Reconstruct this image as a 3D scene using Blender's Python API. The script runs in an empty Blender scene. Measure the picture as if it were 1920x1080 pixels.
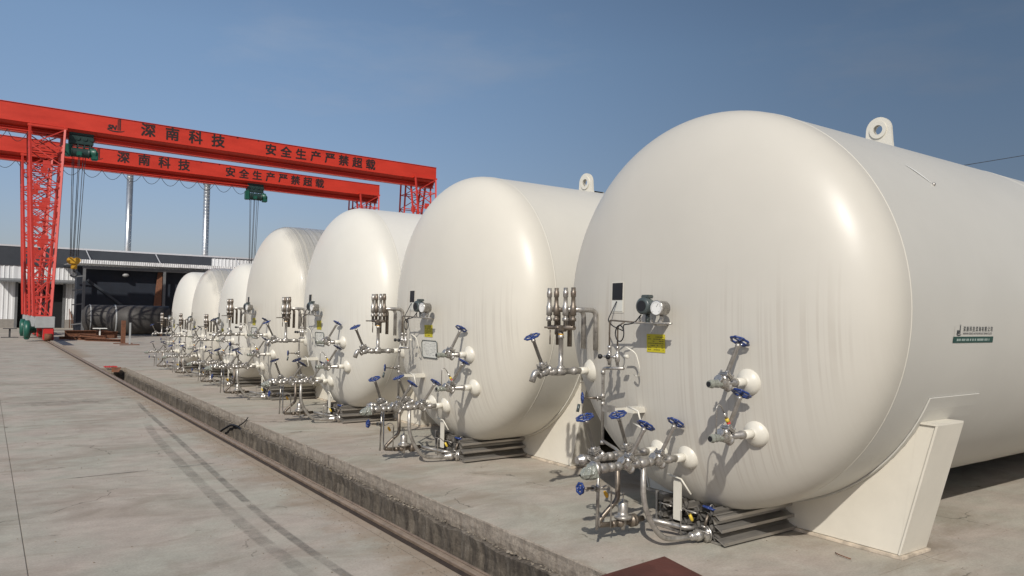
import bpy, bmesh, math, random
from math import sin, cos, pi, sqrt, radians
from mathutils import Vector, Matrix, noise

random.seed(7)
S = bpy.context.scene
COL = S.collection

# ------------------------------------------------------------------ camera
cam_d = bpy.data.cameras.new("camera")
cam_d.sensor_width = 36.0
cam_d.lens = 26.30
cam_d.clip_start = 0.05
cam_d.clip_end = 3000
cam = bpy.data.objects.new("camera", cam_d)
COL.objects.link(cam)
r_ = Vector((0.8174665, -0.575743, 0.01638658))
d_ = Vector((0.0346834, 0.02080676, -0.99918174))
f_ = Vector((0.57493094, 0.81736594, 0.03697755))
M = Matrix((( r_.x, -d_.x, -f_.x, 0.0), (r_.y, -d_.y, -f_.y, 0.0), (r_.z, -d_.z, -f_.z, 2.15), (0, 0, 0, 1)))
cam.matrix_world = M
S.camera = cam

# ------------------------------------------------------------------ light
SUN = Vector((-0.92, -0.92, 1.0)).normalized()          # towards the sun
world = bpy.data.worlds.new("World")
S.world = world
world.use_nodes = True
nt = world.node_tree
nt.nodes.clear()
wo = nt.nodes.new("ShaderNodeOutputWorld")
bg = nt.nodes.new("ShaderNodeBackground")
sky = nt.nodes.new("ShaderNodeTexSky")
sky.sky_type = 'NISHITA'
sky.sun_disc = False
sky.sun_elevation = math.asin(SUN.z)
sky.sun_rotation = math.atan2(SUN.x, SUN.y)
sky.altitude = 50
sky.air_density = 1.0
sky.dust_density = 1.2
sky.ozone_density = 3.5
bg.inputs[1].default_value = 0.10
# faint high wisps of cloud, laid over the physical sky
tc = nt.nodes.new("ShaderNodeTexCoord")
mp = nt.nodes.new("ShaderNodeMapping")
mp.inputs["Scale"].default_value = (1.2, 1.2, 4.0)
nz = nt.nodes.new("ShaderNodeTexNoise")
nz.inputs["Scale"].default_value = 2.2
nz.inputs["Detail"].default_value = 7
nz.inputs["Roughness"].default_value = 0.6
rp = nt.nodes.new("ShaderNodeValToRGB")
rp.color_ramp.elements[0].position = 0.52
rp.color_ramp.elements[0].color = (0, 0, 0, 1)
rp.color_ramp.elements[1].position = 0.9
rp.color_ramp.elements[1].color = (0.3, 0.3, 0.3, 1)
mx = nt.nodes.new("ShaderNodeMixRGB")
mx.inputs[2].default_value = (4.2, 4.4, 4.8, 1)
hz = nt.nodes.new("ShaderNodeMixRGB")
hz.blend_type = 'MULTIPLY'
hz.inputs[0].default_value = 1.0
hz.inputs[2].default_value = (1.0, 1.0, 1.0, 1)
L = nt.links.new
L(tc.outputs["Generated"], mp.inputs[0])
L(mp.outputs[0], nz.inputs[0])
L(nz.outputs[0], rp.inputs[0])
L(rp.outputs[0], mx.inputs[0])
L(sky.outputs[0], mx.inputs[1])
# hazier and paler towards one side of the sky and dimmer near the horizon, varying slowly
dt = nt.nodes.new("ShaderNodeVectorMath")
dt.operation = 'DOT_PRODUCT'
dt.inputs[1].default_value = (-0.8175, 0.5757, 0.0)
L(tc.outputs["Generated"], dt.inputs[0])
mr = nt.nodes.new("ShaderNodeMapRange")
mr.interpolation_type = 'SMOOTHSTEP'
for k_, v_ in (("From Min", -0.62), ("From Max", 0.66), ("To Min", 0.64), ("To Max", 1.48)):
    mr.inputs[k_].default_value = v_
L(dt.outputs["Value"], mr.inputs[0])
sz = nt.nodes.new("ShaderNodeSeparateXYZ")
L(tc.outputs["Generated"], sz.inputs[0])
er = nt.nodes.new("ShaderNodeValToRGB")
er.color_ramp.elements[0].position = 0.03
er.color_ramp.elements[0].color = (0.66, 0.56, 0.59, 1)
er.color_ramp.elements[1].position = 0.33
er.color_ramp.elements[1].color = (1.04, 0.97, 0.89, 1)
L(sz.outputs[2], er.inputs[0])
sc_ = nt.nodes.new("ShaderNodeVectorMath")
sc_.operation = 'SCALE'
L(er.outputs[0], sc_.inputs[0])
L(mr.outputs[0], sc_.inputs["Scale"])
L(sc_.outputs[0], hz.inputs[2])
L(mx.outputs[0], hz.inputs[1])
L(hz.outputs[0], bg.inputs[0])
L(bg.outputs[0], wo.inputs[0])

sun_d = bpy.data.lights.new("sun", 'SUN')
sun_d.energy = 4.0
sun_d.angle = radians(0.6)
sun_d.color = (1.0, 0.945, 0.86)
sun = bpy.data.objects.new("sun", sun_d)
COL.objects.link(sun)
sun.location = (0, 0, 40)
sun.rotation_euler = SUN.to_track_quat('Z', 'Y').to_euler()

S.view_settings.view_transform = 'Standard'
S.view_settings.look = 'None'
S.view_settings.exposure = -0.12
S.view_settings.gamma = 1.0
S.view_settings.use_curve_mapping = False


# ------------------------------------------------------------------ materials
def mat(name, col, rough=0.5, metal=0.0, coat=0.0, var=0.0, vscale=3.0, bump=0.0, bscale=30.0, spec=0.5, stretch=(1, 1, 1)):
    m = bpy.data.materials.new(name)
    m.use_nodes = True
    n = m.node_tree
    b = n.nodes["Principled BSDF"]
    b.inputs["Base Color"].default_value = (*col, 1)
    b.inputs["Roughness"].default_value = rough
    b.inputs["Metallic"].default_value = metal
    b.inputs["Coat Weight"].default_value = coat
    b.inputs["Specular IOR Level"].default_value = spec
    if var or bump:
        t = n.nodes.new("ShaderNodeTexCoord")
        mm = n.nodes.new("ShaderNodeMapping")
        mm.inputs["Scale"].default_value = stretch
        n.links.new(t.outputs["Object"], mm.inputs[0])
    if var:
        z = n.nodes.new("ShaderNodeTexNoise")
        z.inputs["Scale"].default_value = vscale
        z.inputs["Detail"].default_value = 8
        z.inputs["Roughness"].default_value = 0.65
        n.links.new(mm.outputs[0], z.inputs[0])
        r = n.nodes.new("ShaderNodeMapRange")
        r.inputs["From Min"].default_value = 0.3
        r.inputs["From Max"].default_value = 0.7
        r.inputs["To Min"].default_value = 1 - var
        r.inputs["To Max"].default_value = 1 + var
        n.links.new(z.outputs[0], r.inputs[0])
        v = n.nodes.new("ShaderNodeVectorMath")
        v.operation = 'SCALE'
        v.inputs[0].default_value = col
        n.links.new(r.outputs[0], v.inputs["Scale"])
        n.links.new(v.outputs[0], b.inputs["Base Color"])
        r2 = n.nodes.new("ShaderNodeMapRange")
        r2.inputs["From Min"].default_value = 0.3
        r2.inputs["From Max"].default_value = 0.7
        r2.inputs["To Min"].default_value = max(0.03, rough - var * 0.35)
        r2.inputs["To Max"].default_value = min(1, rough + var * 0.35)
        n.links.new(z.outputs[0], r2.inputs[0])
        n.links.new(r2.outputs[0], b.inputs["Roughness"])
    if bump:
        z2 = n.nodes.new("ShaderNodeTexNoise")
        z2.inputs["Scale"].default_value = bscale
        z2.inputs["Detail"].default_value = 6
        n.links.new(mm.outputs[0], z2.inputs[0])
        bp = n.nodes.new("ShaderNodeBump")
        bp.inputs["Strength"].default_value = bump
        bp.inputs["Distance"].default_value = 0.02
        n.links.new(z2.outputs[0], bp.inputs["Height"])
        n.links.new(bp.outputs[0], b.inputs["Normal"])
    return m


def N(n, kind, **kw):
    x = n.nodes.new(kind)
    for k, v in kw.items():
        if hasattr(x, k):
            setattr(x, k, v)
        else:
            x.inputs[k.replace("_", " ")].default_value = v
    return x


def rangen(n, src, a, b, c, d, smooth=False):
    r = n.nodes.new("ShaderNodeMapRange")
    if smooth:
        r.interpolation_type = 'SMOOTHSTEP'
    for i, v in zip(("From Min", "From Max", "To Min", "To Max"), (a, b, c, d)):
        r.inputs[i].default_value = v
    n.links.new(src, r.inputs[0])
    return r.outputs[0]


def mulm(n, a, b):
    x = n.nodes.new("ShaderNodeMath")
    x.operation = 'MULTIPLY'
    for i, v in enumerate((a, b)):
        if isinstance(v, (int, float)):
            x.inputs[i].default_value = v
        else:
            n.links.new(v, x.inputs[i])
    return x.outputs[0]


def tank_paint(name, col, streak=1.0, rough=0.40):
    """glossy enamel with dusty rain runs on the lower half (a stain of its own shape)"""
    m = bpy.data.materials.new(name)
    m.use_nodes = True
    n = m.node_tree
    lk = n.links.new
    b = n.nodes["Principled BSDF"]
    t = N(n, "ShaderNodeTexCoord")
    sx = N(n, "ShaderNodeSeparateXYZ")
    lk(t.outputs["Object"], sx.inputs[0])
    mp1 = N(n, "ShaderNodeMapping")
    mp1.inputs["Scale"].default_value = (0.3, 36, 0.13)
    lk(t.outputs["Object"], mp1.inputs[0])
    warp = N(n, "ShaderNodeTexNoise", Scale=1.0, Detail=1.6, Roughness=0.5)
    lk(mp1.outputs[0], warp.inputs[0])
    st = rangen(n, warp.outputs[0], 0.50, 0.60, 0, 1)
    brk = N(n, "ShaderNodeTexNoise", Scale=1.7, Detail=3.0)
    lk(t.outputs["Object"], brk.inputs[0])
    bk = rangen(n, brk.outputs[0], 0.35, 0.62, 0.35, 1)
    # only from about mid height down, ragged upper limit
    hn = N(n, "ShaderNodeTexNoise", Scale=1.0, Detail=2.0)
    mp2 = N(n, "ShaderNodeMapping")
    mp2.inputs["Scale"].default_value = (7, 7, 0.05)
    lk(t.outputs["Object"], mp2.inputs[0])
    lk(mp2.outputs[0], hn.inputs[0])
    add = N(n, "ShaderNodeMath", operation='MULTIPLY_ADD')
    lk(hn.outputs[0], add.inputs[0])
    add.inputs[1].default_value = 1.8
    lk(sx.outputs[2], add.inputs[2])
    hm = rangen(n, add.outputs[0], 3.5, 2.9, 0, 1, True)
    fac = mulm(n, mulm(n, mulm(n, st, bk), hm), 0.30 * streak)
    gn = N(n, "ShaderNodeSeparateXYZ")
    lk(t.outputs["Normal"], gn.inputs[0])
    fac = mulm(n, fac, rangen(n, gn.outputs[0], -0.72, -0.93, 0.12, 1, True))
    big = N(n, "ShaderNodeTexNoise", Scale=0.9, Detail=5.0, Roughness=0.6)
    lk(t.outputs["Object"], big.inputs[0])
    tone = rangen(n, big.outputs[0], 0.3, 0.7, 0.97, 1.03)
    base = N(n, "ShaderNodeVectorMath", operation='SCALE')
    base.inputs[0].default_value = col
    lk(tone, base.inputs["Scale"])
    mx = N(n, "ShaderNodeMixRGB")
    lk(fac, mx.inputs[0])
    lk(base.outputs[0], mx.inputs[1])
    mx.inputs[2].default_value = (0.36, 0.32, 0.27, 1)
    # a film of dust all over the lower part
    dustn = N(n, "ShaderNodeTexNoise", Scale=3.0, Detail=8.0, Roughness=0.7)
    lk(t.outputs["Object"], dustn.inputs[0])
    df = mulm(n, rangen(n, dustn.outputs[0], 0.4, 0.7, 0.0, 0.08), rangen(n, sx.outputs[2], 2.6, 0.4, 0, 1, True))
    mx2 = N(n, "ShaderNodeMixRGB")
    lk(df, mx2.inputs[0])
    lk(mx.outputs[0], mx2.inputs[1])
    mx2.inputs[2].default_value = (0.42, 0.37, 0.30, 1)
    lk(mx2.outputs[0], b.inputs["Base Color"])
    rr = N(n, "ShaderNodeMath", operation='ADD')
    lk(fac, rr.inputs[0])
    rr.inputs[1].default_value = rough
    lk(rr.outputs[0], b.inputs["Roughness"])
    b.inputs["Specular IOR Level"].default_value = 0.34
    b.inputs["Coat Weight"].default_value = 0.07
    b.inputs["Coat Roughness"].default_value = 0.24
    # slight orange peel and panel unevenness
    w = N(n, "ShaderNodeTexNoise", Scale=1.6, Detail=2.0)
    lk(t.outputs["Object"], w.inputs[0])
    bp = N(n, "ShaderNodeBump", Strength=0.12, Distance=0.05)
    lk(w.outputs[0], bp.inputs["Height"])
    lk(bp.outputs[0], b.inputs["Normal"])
    return m


def concrete(name, col, stretch=(0.9, 1.15, 1), stain=(0.20, 0.165, 0.125), sandy=0.0):
    m = bpy.data.materials.new(name)
    m.use_nodes = True
    n = m.node_tree
    lk = n.links.new
    b = n.nodes["Principled BSDF"]
    g = N(n, "ShaderNodeNewGeometry")
    mp1 = N(n, "ShaderNodeMapping")
    mp1.inputs["Scale"].default_value = stretch
    lk(g.outputs["Position"], mp1.inputs[0])
    n1 = N(n, "ShaderNodeTexNoise", Scale=0.5, Detail=12.0, Roughness=0.72, Distortion=0.2)
    lk(mp1.outputs[0], n1.inputs[0])
    n2 = N(n, "ShaderNodeTexNoise", Scale=3.2, Detail=10.0, Roughness=0.7)
    lk(mp1.outputs[0], n2.inputs[0])
    n3 = N(n, "ShaderNodeTexNoise", Scale=45.0, Detail=6.0, Roughness=0.7)
    lk(g.outputs["Position"], n3.inputs[0])
    t1 = rangen(n, n1.outputs[0], 0.28, 0.72, 0.87, 1.11)
    t2 = rangen(n, n2.outputs[0], 0.3, 0.7, 0.85, 1.12)
    t3 = rangen(n, n3.outputs[0], 0.3, 0.7, 0.86, 1.13)
    tt = mulm(n, mulm(n, t1, t2), t3)
    base = N(n, "ShaderNodeVectorMath", operation='SCALE')
    hn_ = N(n, "ShaderNodeTexNoise", Scale=0.8, Detail=4.0, Roughness=0.6)
    mph = N(n, "ShaderNodeMapping")
    mph.inputs["Location"].default_value = (3.1, 9.4, 0)
    lk(g.outputs["Position"], mph.inputs[0])
    lk(mph.outputs[0], hn_.inputs[0])
    hm_ = N(n, "ShaderNodeMixRGB")
    lk(rangen(n, hn_.outputs[0], 0.38, 0.62, 0, 1), hm_.inputs[0])
    hm_.inputs[1].default_value = (col[0] * 1.03, col[1] * 0.985, col[2] * 0.99, 1)
    hm_.inputs[2].default_value = (col[0] * 0.95, col[1] * 1.0, col[2] * 0.99, 1)
    lk(hm_.outputs[0], base.inputs[0])
    lk(tt, base.inputs["Scale"])
    # brownish damp stains
    n4 = N(n, "ShaderNodeTexNoise", Scale=0.9, Detail=7.0, Roughness=0.65, Distortion=1.0)
    mp4 = N(n, "ShaderNodeMapping")
    mp4.inputs["Scale"].default_value = (0.8, 1.3, 1)
    mp4.inputs["Location"].default_value = (7.3, 2.1, 0)
    lk(g.outputs["Position"], mp4.inputs[0])
    lk(mp4.outputs[0], n4.inputs[0])
    sf = rangen(n, n4.outputs[0], 0.48, 0.72, 0, 0.65)
    mx = N(n, "ShaderNodeMixRGB")
    lk(sf, mx.inputs[0])
    lk(base.outputs[0], mx.inputs[1])
    mx.inputs[2].default_value = (*stain, 1)
    out = mx.outputs[0]
    # dark drips and specks
    n5 = N(n, "ShaderNodeTexNoise", Scale=7.0, Detail=4.0, Roughness=0.6)
    lk(g.outputs["Position"], n5.inputs[0])
    dk = rangen(n, n5.outputs[0], 0.70, 0.76, 0, 0.45)
    mx3 = N(n, "ShaderNodeMixRGB")
    lk(dk, mx3.inputs[0])
    lk(out, mx3.inputs[1])
    mx3.inputs[2].default_value = (0.11, 0.10, 0.085, 1)
    out = mx3.outputs[0]
    # hairline cracks
    vo = N(n, "ShaderNodeTexVoronoi", feature='DISTANCE_TO_EDGE', Scale=0.33)
    wn = N(n, "ShaderNodeTexNoise", Scale=1.3, Detail=6.0)
    lk(g.outputs["Position"], wn.inputs[0])
    ad = N(n, "ShaderNodeVectorMath", operation='ADD')
    lk(g.outputs["Position"], ad.inputs[0])
    lk(wn.outputs[1], ad.inputs[1])
    lk(ad.outputs[0], vo.inputs["Vector"])
    ck = rangen(n, vo.outputs["Distance"], 0.0015, 0.004, 0.6, 0)
    cm = mulm(n, ck, rangen(n, n4.outputs[0], 0.5, 0.56, 0, 1))
    mx4 = N(n, "ShaderNodeMixRGB")
    lk(cm, mx4.inputs[0])
    lk(out, mx4.inputs[1])
    mx4.inputs[2].default_value = (0.07, 0.06, 0.05, 1)
    out = mx4.outputs[0]
    if sandy:
        sp = N(n, "ShaderNodeSeparateXYZ")
        lk(g.outputs["Position"], sp.inputs[0])
        dn = N(n, "ShaderNodeTexNoise", Scale=2.2, Detail=8.0, Roughness=0.7)
        lk(g.outputs["Position"], dn.inputs[0])
        a = N(n, "ShaderNodeMath", operation='MULTIPLY_ADD')
        lk(dn.outputs[0], a.inputs[0])
        a.inputs[1].default_value = 1.5
        lk(sp.outputs[0], a.inputs[2])
        e = mulm(n, rangen(n, a.outputs[0], 3.50, 4.05, 0, 0.75, True), rangen(n, sp.outputs[0], 3.7, 4.3, 1, 0))
        mx5 = N(n, "ShaderNodeMixRGB")
        lk(e, mx5.inputs[0])
        lk(out, mx5.inputs[1])
        mx5.inputs[2].default_value = (0.27, 0.205, 0.145, 1)
        out = mx5.outputs[0]
    lk(out, b.inputs["Base Color"])
    b.inputs["Roughness"].default_value = 0.88
    b.inputs["Specular IOR Level"].default_value = 0.3
    bp = N(n, "ShaderNodeBump", Strength=0.35, Distance=0.006)
    lk(n3.outputs[0], bp.inputs["Height"])
    lk(bp.outputs[0], b.inputs["Normal"])
    return m


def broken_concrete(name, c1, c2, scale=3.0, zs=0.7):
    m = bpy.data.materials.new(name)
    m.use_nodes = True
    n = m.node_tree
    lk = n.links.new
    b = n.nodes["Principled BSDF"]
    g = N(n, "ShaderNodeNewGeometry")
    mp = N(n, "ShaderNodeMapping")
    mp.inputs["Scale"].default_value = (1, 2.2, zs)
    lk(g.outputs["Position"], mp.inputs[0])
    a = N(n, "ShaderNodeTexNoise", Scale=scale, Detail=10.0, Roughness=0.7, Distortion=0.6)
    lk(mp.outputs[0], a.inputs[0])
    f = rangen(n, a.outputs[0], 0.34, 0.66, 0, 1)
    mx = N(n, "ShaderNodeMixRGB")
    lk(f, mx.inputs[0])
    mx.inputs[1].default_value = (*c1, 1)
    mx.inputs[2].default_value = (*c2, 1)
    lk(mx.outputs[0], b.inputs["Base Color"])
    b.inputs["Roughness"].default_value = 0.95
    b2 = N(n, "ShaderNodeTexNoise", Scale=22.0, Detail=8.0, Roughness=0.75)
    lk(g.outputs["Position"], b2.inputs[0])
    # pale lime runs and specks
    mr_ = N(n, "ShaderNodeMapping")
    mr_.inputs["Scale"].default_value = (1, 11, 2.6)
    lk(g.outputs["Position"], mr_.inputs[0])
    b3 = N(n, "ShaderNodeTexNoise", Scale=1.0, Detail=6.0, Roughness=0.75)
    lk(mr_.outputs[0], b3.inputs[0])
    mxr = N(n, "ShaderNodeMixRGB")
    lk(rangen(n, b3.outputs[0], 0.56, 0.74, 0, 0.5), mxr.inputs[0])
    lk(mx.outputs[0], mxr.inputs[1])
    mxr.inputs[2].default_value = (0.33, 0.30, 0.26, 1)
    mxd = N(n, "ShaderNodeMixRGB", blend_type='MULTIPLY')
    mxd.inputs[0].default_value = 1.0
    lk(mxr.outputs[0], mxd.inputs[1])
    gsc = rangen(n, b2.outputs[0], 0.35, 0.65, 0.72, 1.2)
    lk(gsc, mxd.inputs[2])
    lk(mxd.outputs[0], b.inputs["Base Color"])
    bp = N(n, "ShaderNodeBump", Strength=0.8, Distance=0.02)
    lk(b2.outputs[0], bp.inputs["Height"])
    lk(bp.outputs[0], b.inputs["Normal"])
    return m


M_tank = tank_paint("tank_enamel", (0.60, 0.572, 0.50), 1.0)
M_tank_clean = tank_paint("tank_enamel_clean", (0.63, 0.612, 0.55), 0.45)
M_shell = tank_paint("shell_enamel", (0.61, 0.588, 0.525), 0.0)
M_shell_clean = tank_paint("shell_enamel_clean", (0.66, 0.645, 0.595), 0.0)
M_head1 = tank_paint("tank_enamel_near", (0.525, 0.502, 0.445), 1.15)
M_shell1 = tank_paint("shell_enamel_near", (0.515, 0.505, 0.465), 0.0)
M_white = mat("white_enamel", (0.62, 0.595, 0.52), 0.35, coat=0.2, var=0.05, vscale=6)
M_seam = mat("weld_enamel", (0.60, 0.578, 0.51), 0.5)
M_saddle = mat("saddle_enamel", (0.67, 0.635, 0.55), 0.42, var=0.05, vscale=2.5)
M_basepl = mat("base_plate_worn", (0.52, 0.45, 0.36), 0.6, var=0.5, vscale=6)
M_steel = mat("stainless_pipe", (0.40, 0.38, 0.35), 0.36, metal=0.7, var=0.35, vscale=14)
M_steel2 = mat("cast_stainless", (0.45, 0.43, 0.40), 0.30, metal=0.75, var=0.35, vscale=25, bump=0.15, bscale=60)
M_brown = mat("heat_tinted_pipe", (0.185, 0.155, 0.125), 0.42, metal=0.6, var=0.3, vscale=16)
M_blue = mat("blue_handwheel_paint", (0.012, 0.035, 0.16), 0.30, coat=0.4, var=0.12, vscale=20)
M_black = mat("black_rubber", (0.012, 0.012, 0.014), 0.5)
M_dgrey = mat("instrument_grey", (0.055, 0.07, 0.07), 0.35, coat=0.3)
M_dial = mat("dial_white", (0.78, 0.78, 0.74), 0.35)
M_glass = mat("gauge_face", (0.72, 0.72, 0.70), 0.08, coat=0.6)
M_yellow = mat("yellow_label", (0.50, 0.43, 0.02), 0.4, var=0.06, vscale=30)
M_yellow2 = mat("yellow_plastic", (0.62, 0.45, 0.05), 0.4)
M_red_tag = mat("red_tag_plastic", (0.5, 0.03, 0.02), 0.4)
M_ink = mat("label_ink", (0.10, 0.09, 0.02), 0.6)
M_plate = mat("data_plate_white", (0.60, 0.60, 0.55), 0.35)
M_plateink = mat("data_plate_ink", (0.30, 0.30, 0.29), 0.6)
M_alu = mat("fin_aluminium", (0.40, 0.38, 0.35), 0.42, metal=0.75, var=0.2, vscale=6, stretch=(0.4, 3, 3))
M_wrap = mat("plastic_wrap", (0.225, 0.235, 0.20), 0.15, coat=0.8, var=0.3, vscale=30, bump=0.9, bscale=25)
M_red = mat("crane_red_paint", (0.52, 0.034, 0.016), 0.45, var=0.16, vscale=0.7, coat=0.1, stretch=(0.5, 1, 1.6))
M_red2 = mat("crane_lattice_red", (0.50, 0.040, 0.028), 0.45, var=0.12, vscale=3)
M_char = mat("black_letter_paint", (0.022, 0.010, 0.010), 0.6)
M_green = mat("hoist_green", (0.010, 0.085, 0.060), 0.4, var=0.15, vscale=4)
M_hoist = mat("hoist_dark_green", (0.012, 0.035, 0.032), 0.5, var=0.2, vscale=4)
M_hook = mat("hook_yellow", (0.55, 0.30, 0.02), 0.5, var=0.2, vscale=4)
M_rope = mat("wire_rope", (0.035, 0.037, 0.042), 0.6)
M_bogie = mat("bogie_grey", (0.33, 0.34, 0.34), 0.5, var=0.1, vscale=3)
M_bogie_red = mat("bogie_red", (0.50, 0.02, 0.02), 0.5, var=0.1)
M_rust = mat("rusty_steel", (0.14, 0.058, 0.030), 0.85, var=0.45, vscale=7, bump=0.4, bscale=40)
M_rust2 = mat("rail_rust", (0.19, 0.140, 0.105), 0.75, var=0.35, vscale=5, bump=0.3, bscale=40)
M_railgap = mat("rail_groove_rust", (0.036, 0.024, 0.017), 0.9, var=0.3, vscale=8)
M_railtop = mat("worn_rail_top", (0.31, 0.235, 0.175), 0.45, metal=0.4, var=0.25, vscale=9)
M_darktank = mat("black_shell_steel", (0.052, 0.048, 0.045), 0.62, var=0.25, vscale=1.6, metal=0.2)
M_redplate = mat("red_primer_plate", (0.088, 0.027, 0.020), 0.62, var=0.35, vscale=3, bump=0.15, bscale=25)
M_cladd = mat("white_cladding", (0.66, 0.67, 0.68), 0.5, var=0.05, vscale=1.2, stretch=(3, 1, 0.4))
M_band = mat("charcoal_cladding", (0.036, 0.042, 0.052), 0.5, var=0.1, vscale=1)
M_cap = mat("roof_edge_metal", (0.60, 0.61, 0.64), 0.4, metal=0.3)
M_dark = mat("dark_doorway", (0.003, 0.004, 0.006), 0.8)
M_navy = mat("navy_shade_sheet", (0.010, 0.015, 0.026), 0.7, var=0.35, vscale=0.7)
M_grey = mat("grey_steel_frame", (0.13, 0.135, 0.14), 0.5, var=0.15, vscale=2)
M_tin = mat("galvanised_roof", (0.78, 0.80, 0.82), 0.4, metal=0.0, var=0.3, vscale=3)
M_flue = mat("flue_steel", (0.62, 0.64, 0.64), 0.28, metal=0.85, var=0.12, vscale=3, stretch=(1, 1, 0.3))
M_plinth = mat("plinth_brick", (0.24, 0.225, 0.205), 0.9, var=0.15, vscale=4, bump=0.4)
M_yard = concrete("yard_concrete", (0.385, 0.350, 0.300), sandy=1.0)
M_apron = concrete("apron_concrete", (0.385, 0.350, 0.298), (0.7, 1.3, 1), stain=(0.22, 0.175, 0.125))
M_edge = broken_concrete("slab_edge_concrete", (0.235, 0.195, 0.155), (0.345, 0.30, 0.245), 4.0)
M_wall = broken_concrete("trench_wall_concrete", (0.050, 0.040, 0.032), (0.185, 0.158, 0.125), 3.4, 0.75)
M_rubble = mat("rubble", (0.26, 0.225, 0.18), 0.95, var=0.35, vscale=9, bump=0.5)
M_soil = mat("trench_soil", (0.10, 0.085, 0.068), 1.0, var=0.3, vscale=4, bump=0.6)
M_joint = mat("joint_filler", (0.21, 0.185, 0.155), 1.0)


def film_mat():
    m = bpy.data.materials.new("plastic_film")
    m.use_nodes = True
    n = m.node_tree
    lk = n.links.new
    b = n.nodes["Principled BSDF"]
    b.inputs["Base Color"].default_value = (0.46, 0.45, 0.42, 1)
    b.inputs["Roughness"].default_value = 0.25
    b.inputs["Coat Weight"].default_value = 0.5
    at = N(n, "ShaderNodeAttribute")
    at.attribute_name = "fade"
    sp = N(n, "ShaderNodeSeparateXYZ")
    lk(at.outputs["Vector"], sp.inputs[0])
    cb = N(n, "ShaderNodeCombineXYZ")
    lk(sp.outputs[1], cb.inputs[0])
    lk(sp.outputs[2], cb.inputs[1])
    mp = N(n, "ShaderNodeMapping")
    mp.inputs["Scale"].default_value = (7.0, 0.9, 1)
    mp.inputs["Rotation"].default_value = (0, 0, 0.35)
    lk(cb.outputs[0], mp.inputs[0])
    a = N(n, "ShaderNodeTexNoise", Scale=1.6, Detail=6.0, Roughness=0.65, Distortion=0.9)
    lk(mp.outputs[0], a.inputs[0])
    bp = N(n, "ShaderNodeBump", Strength=0.9, Distance=0.07)
    lk(a.outputs[0], bp.inputs["Height"])
    lk(bp.outputs[0], b.inputs["Normal"])
    lk(mulm(n, rangen(n, a.outputs[0], 0.42, 0.62, 0.95, 0.35), sp.outputs[0]), b.inputs["Alpha"])
    return m


M_film = film_mat()


def mark_mat(name, col, amount, soft=0.2):
    """a worn-in stain: soft ragged edges from object space"""
    m = bpy.data.materials.new(name)
    m.use_nodes = True
    n = m.node_tree
    lk = n.links.new
    b = n.nodes["Principled BSDF"]
    b.inputs["Base Color"].default_value = (*col, 1)
    b.inputs["Roughness"].default_value = 0.9
    uv = N(n, "ShaderNodeUVMap")
    sp = N(n, "ShaderNodeSeparateXYZ")
    lk(uv.outputs[0], sp.inputs[0])
    ed = N(n, "ShaderNodeMath", operation='PINGPONG')
    lk(sp.outputs[0], ed.inputs[0])
    ed.inputs[1].default_value = 0.5
    e1 = rangen(n, ed.outputs[0], 0.0, soft, 0, 1, True)
    e2n = N(n, "ShaderNodeMath", operation='PINGPONG')
    lk(sp.outputs[1], e2n.inputs[0])
    e2n.inputs[1].default_value = 0.5
    e2 = rangen(n, e2n.outputs[0], 0.0, max(.12, soft * .8), 0, 1, True)
    g = N(n, "ShaderNodeNewGeometry")
    a = N(n, "ShaderNodeTexNoise", Scale=3.0, Detail=8.0, Roughness=0.7)
    lk(g.outputs["Position"], a.inputs[0])
    f = mulm(n, mulm(n, e1, e2), mulm(n, rangen(n, a.outputs[0], 0.36, 0.62, 0.1, 1), amount))
    lk(f, b.inputs["Alpha"])
    return m


M_tyre = mark_mat("tyre_rubber_trace", (0.14, 0.13, 0.115), 0.45)
M_tyre2 = mark_mat("faint_tyre_trace", (0.17, 0.155, 0.135), 0.32)
M_scuff = mark_mat("scuff_black", (0.06, 0.055, 0.05), 0.85)
M_stain = mark_mat("water_stain", (0.17, 0.145, 0.115), 0.45, soft=0.5)


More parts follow.
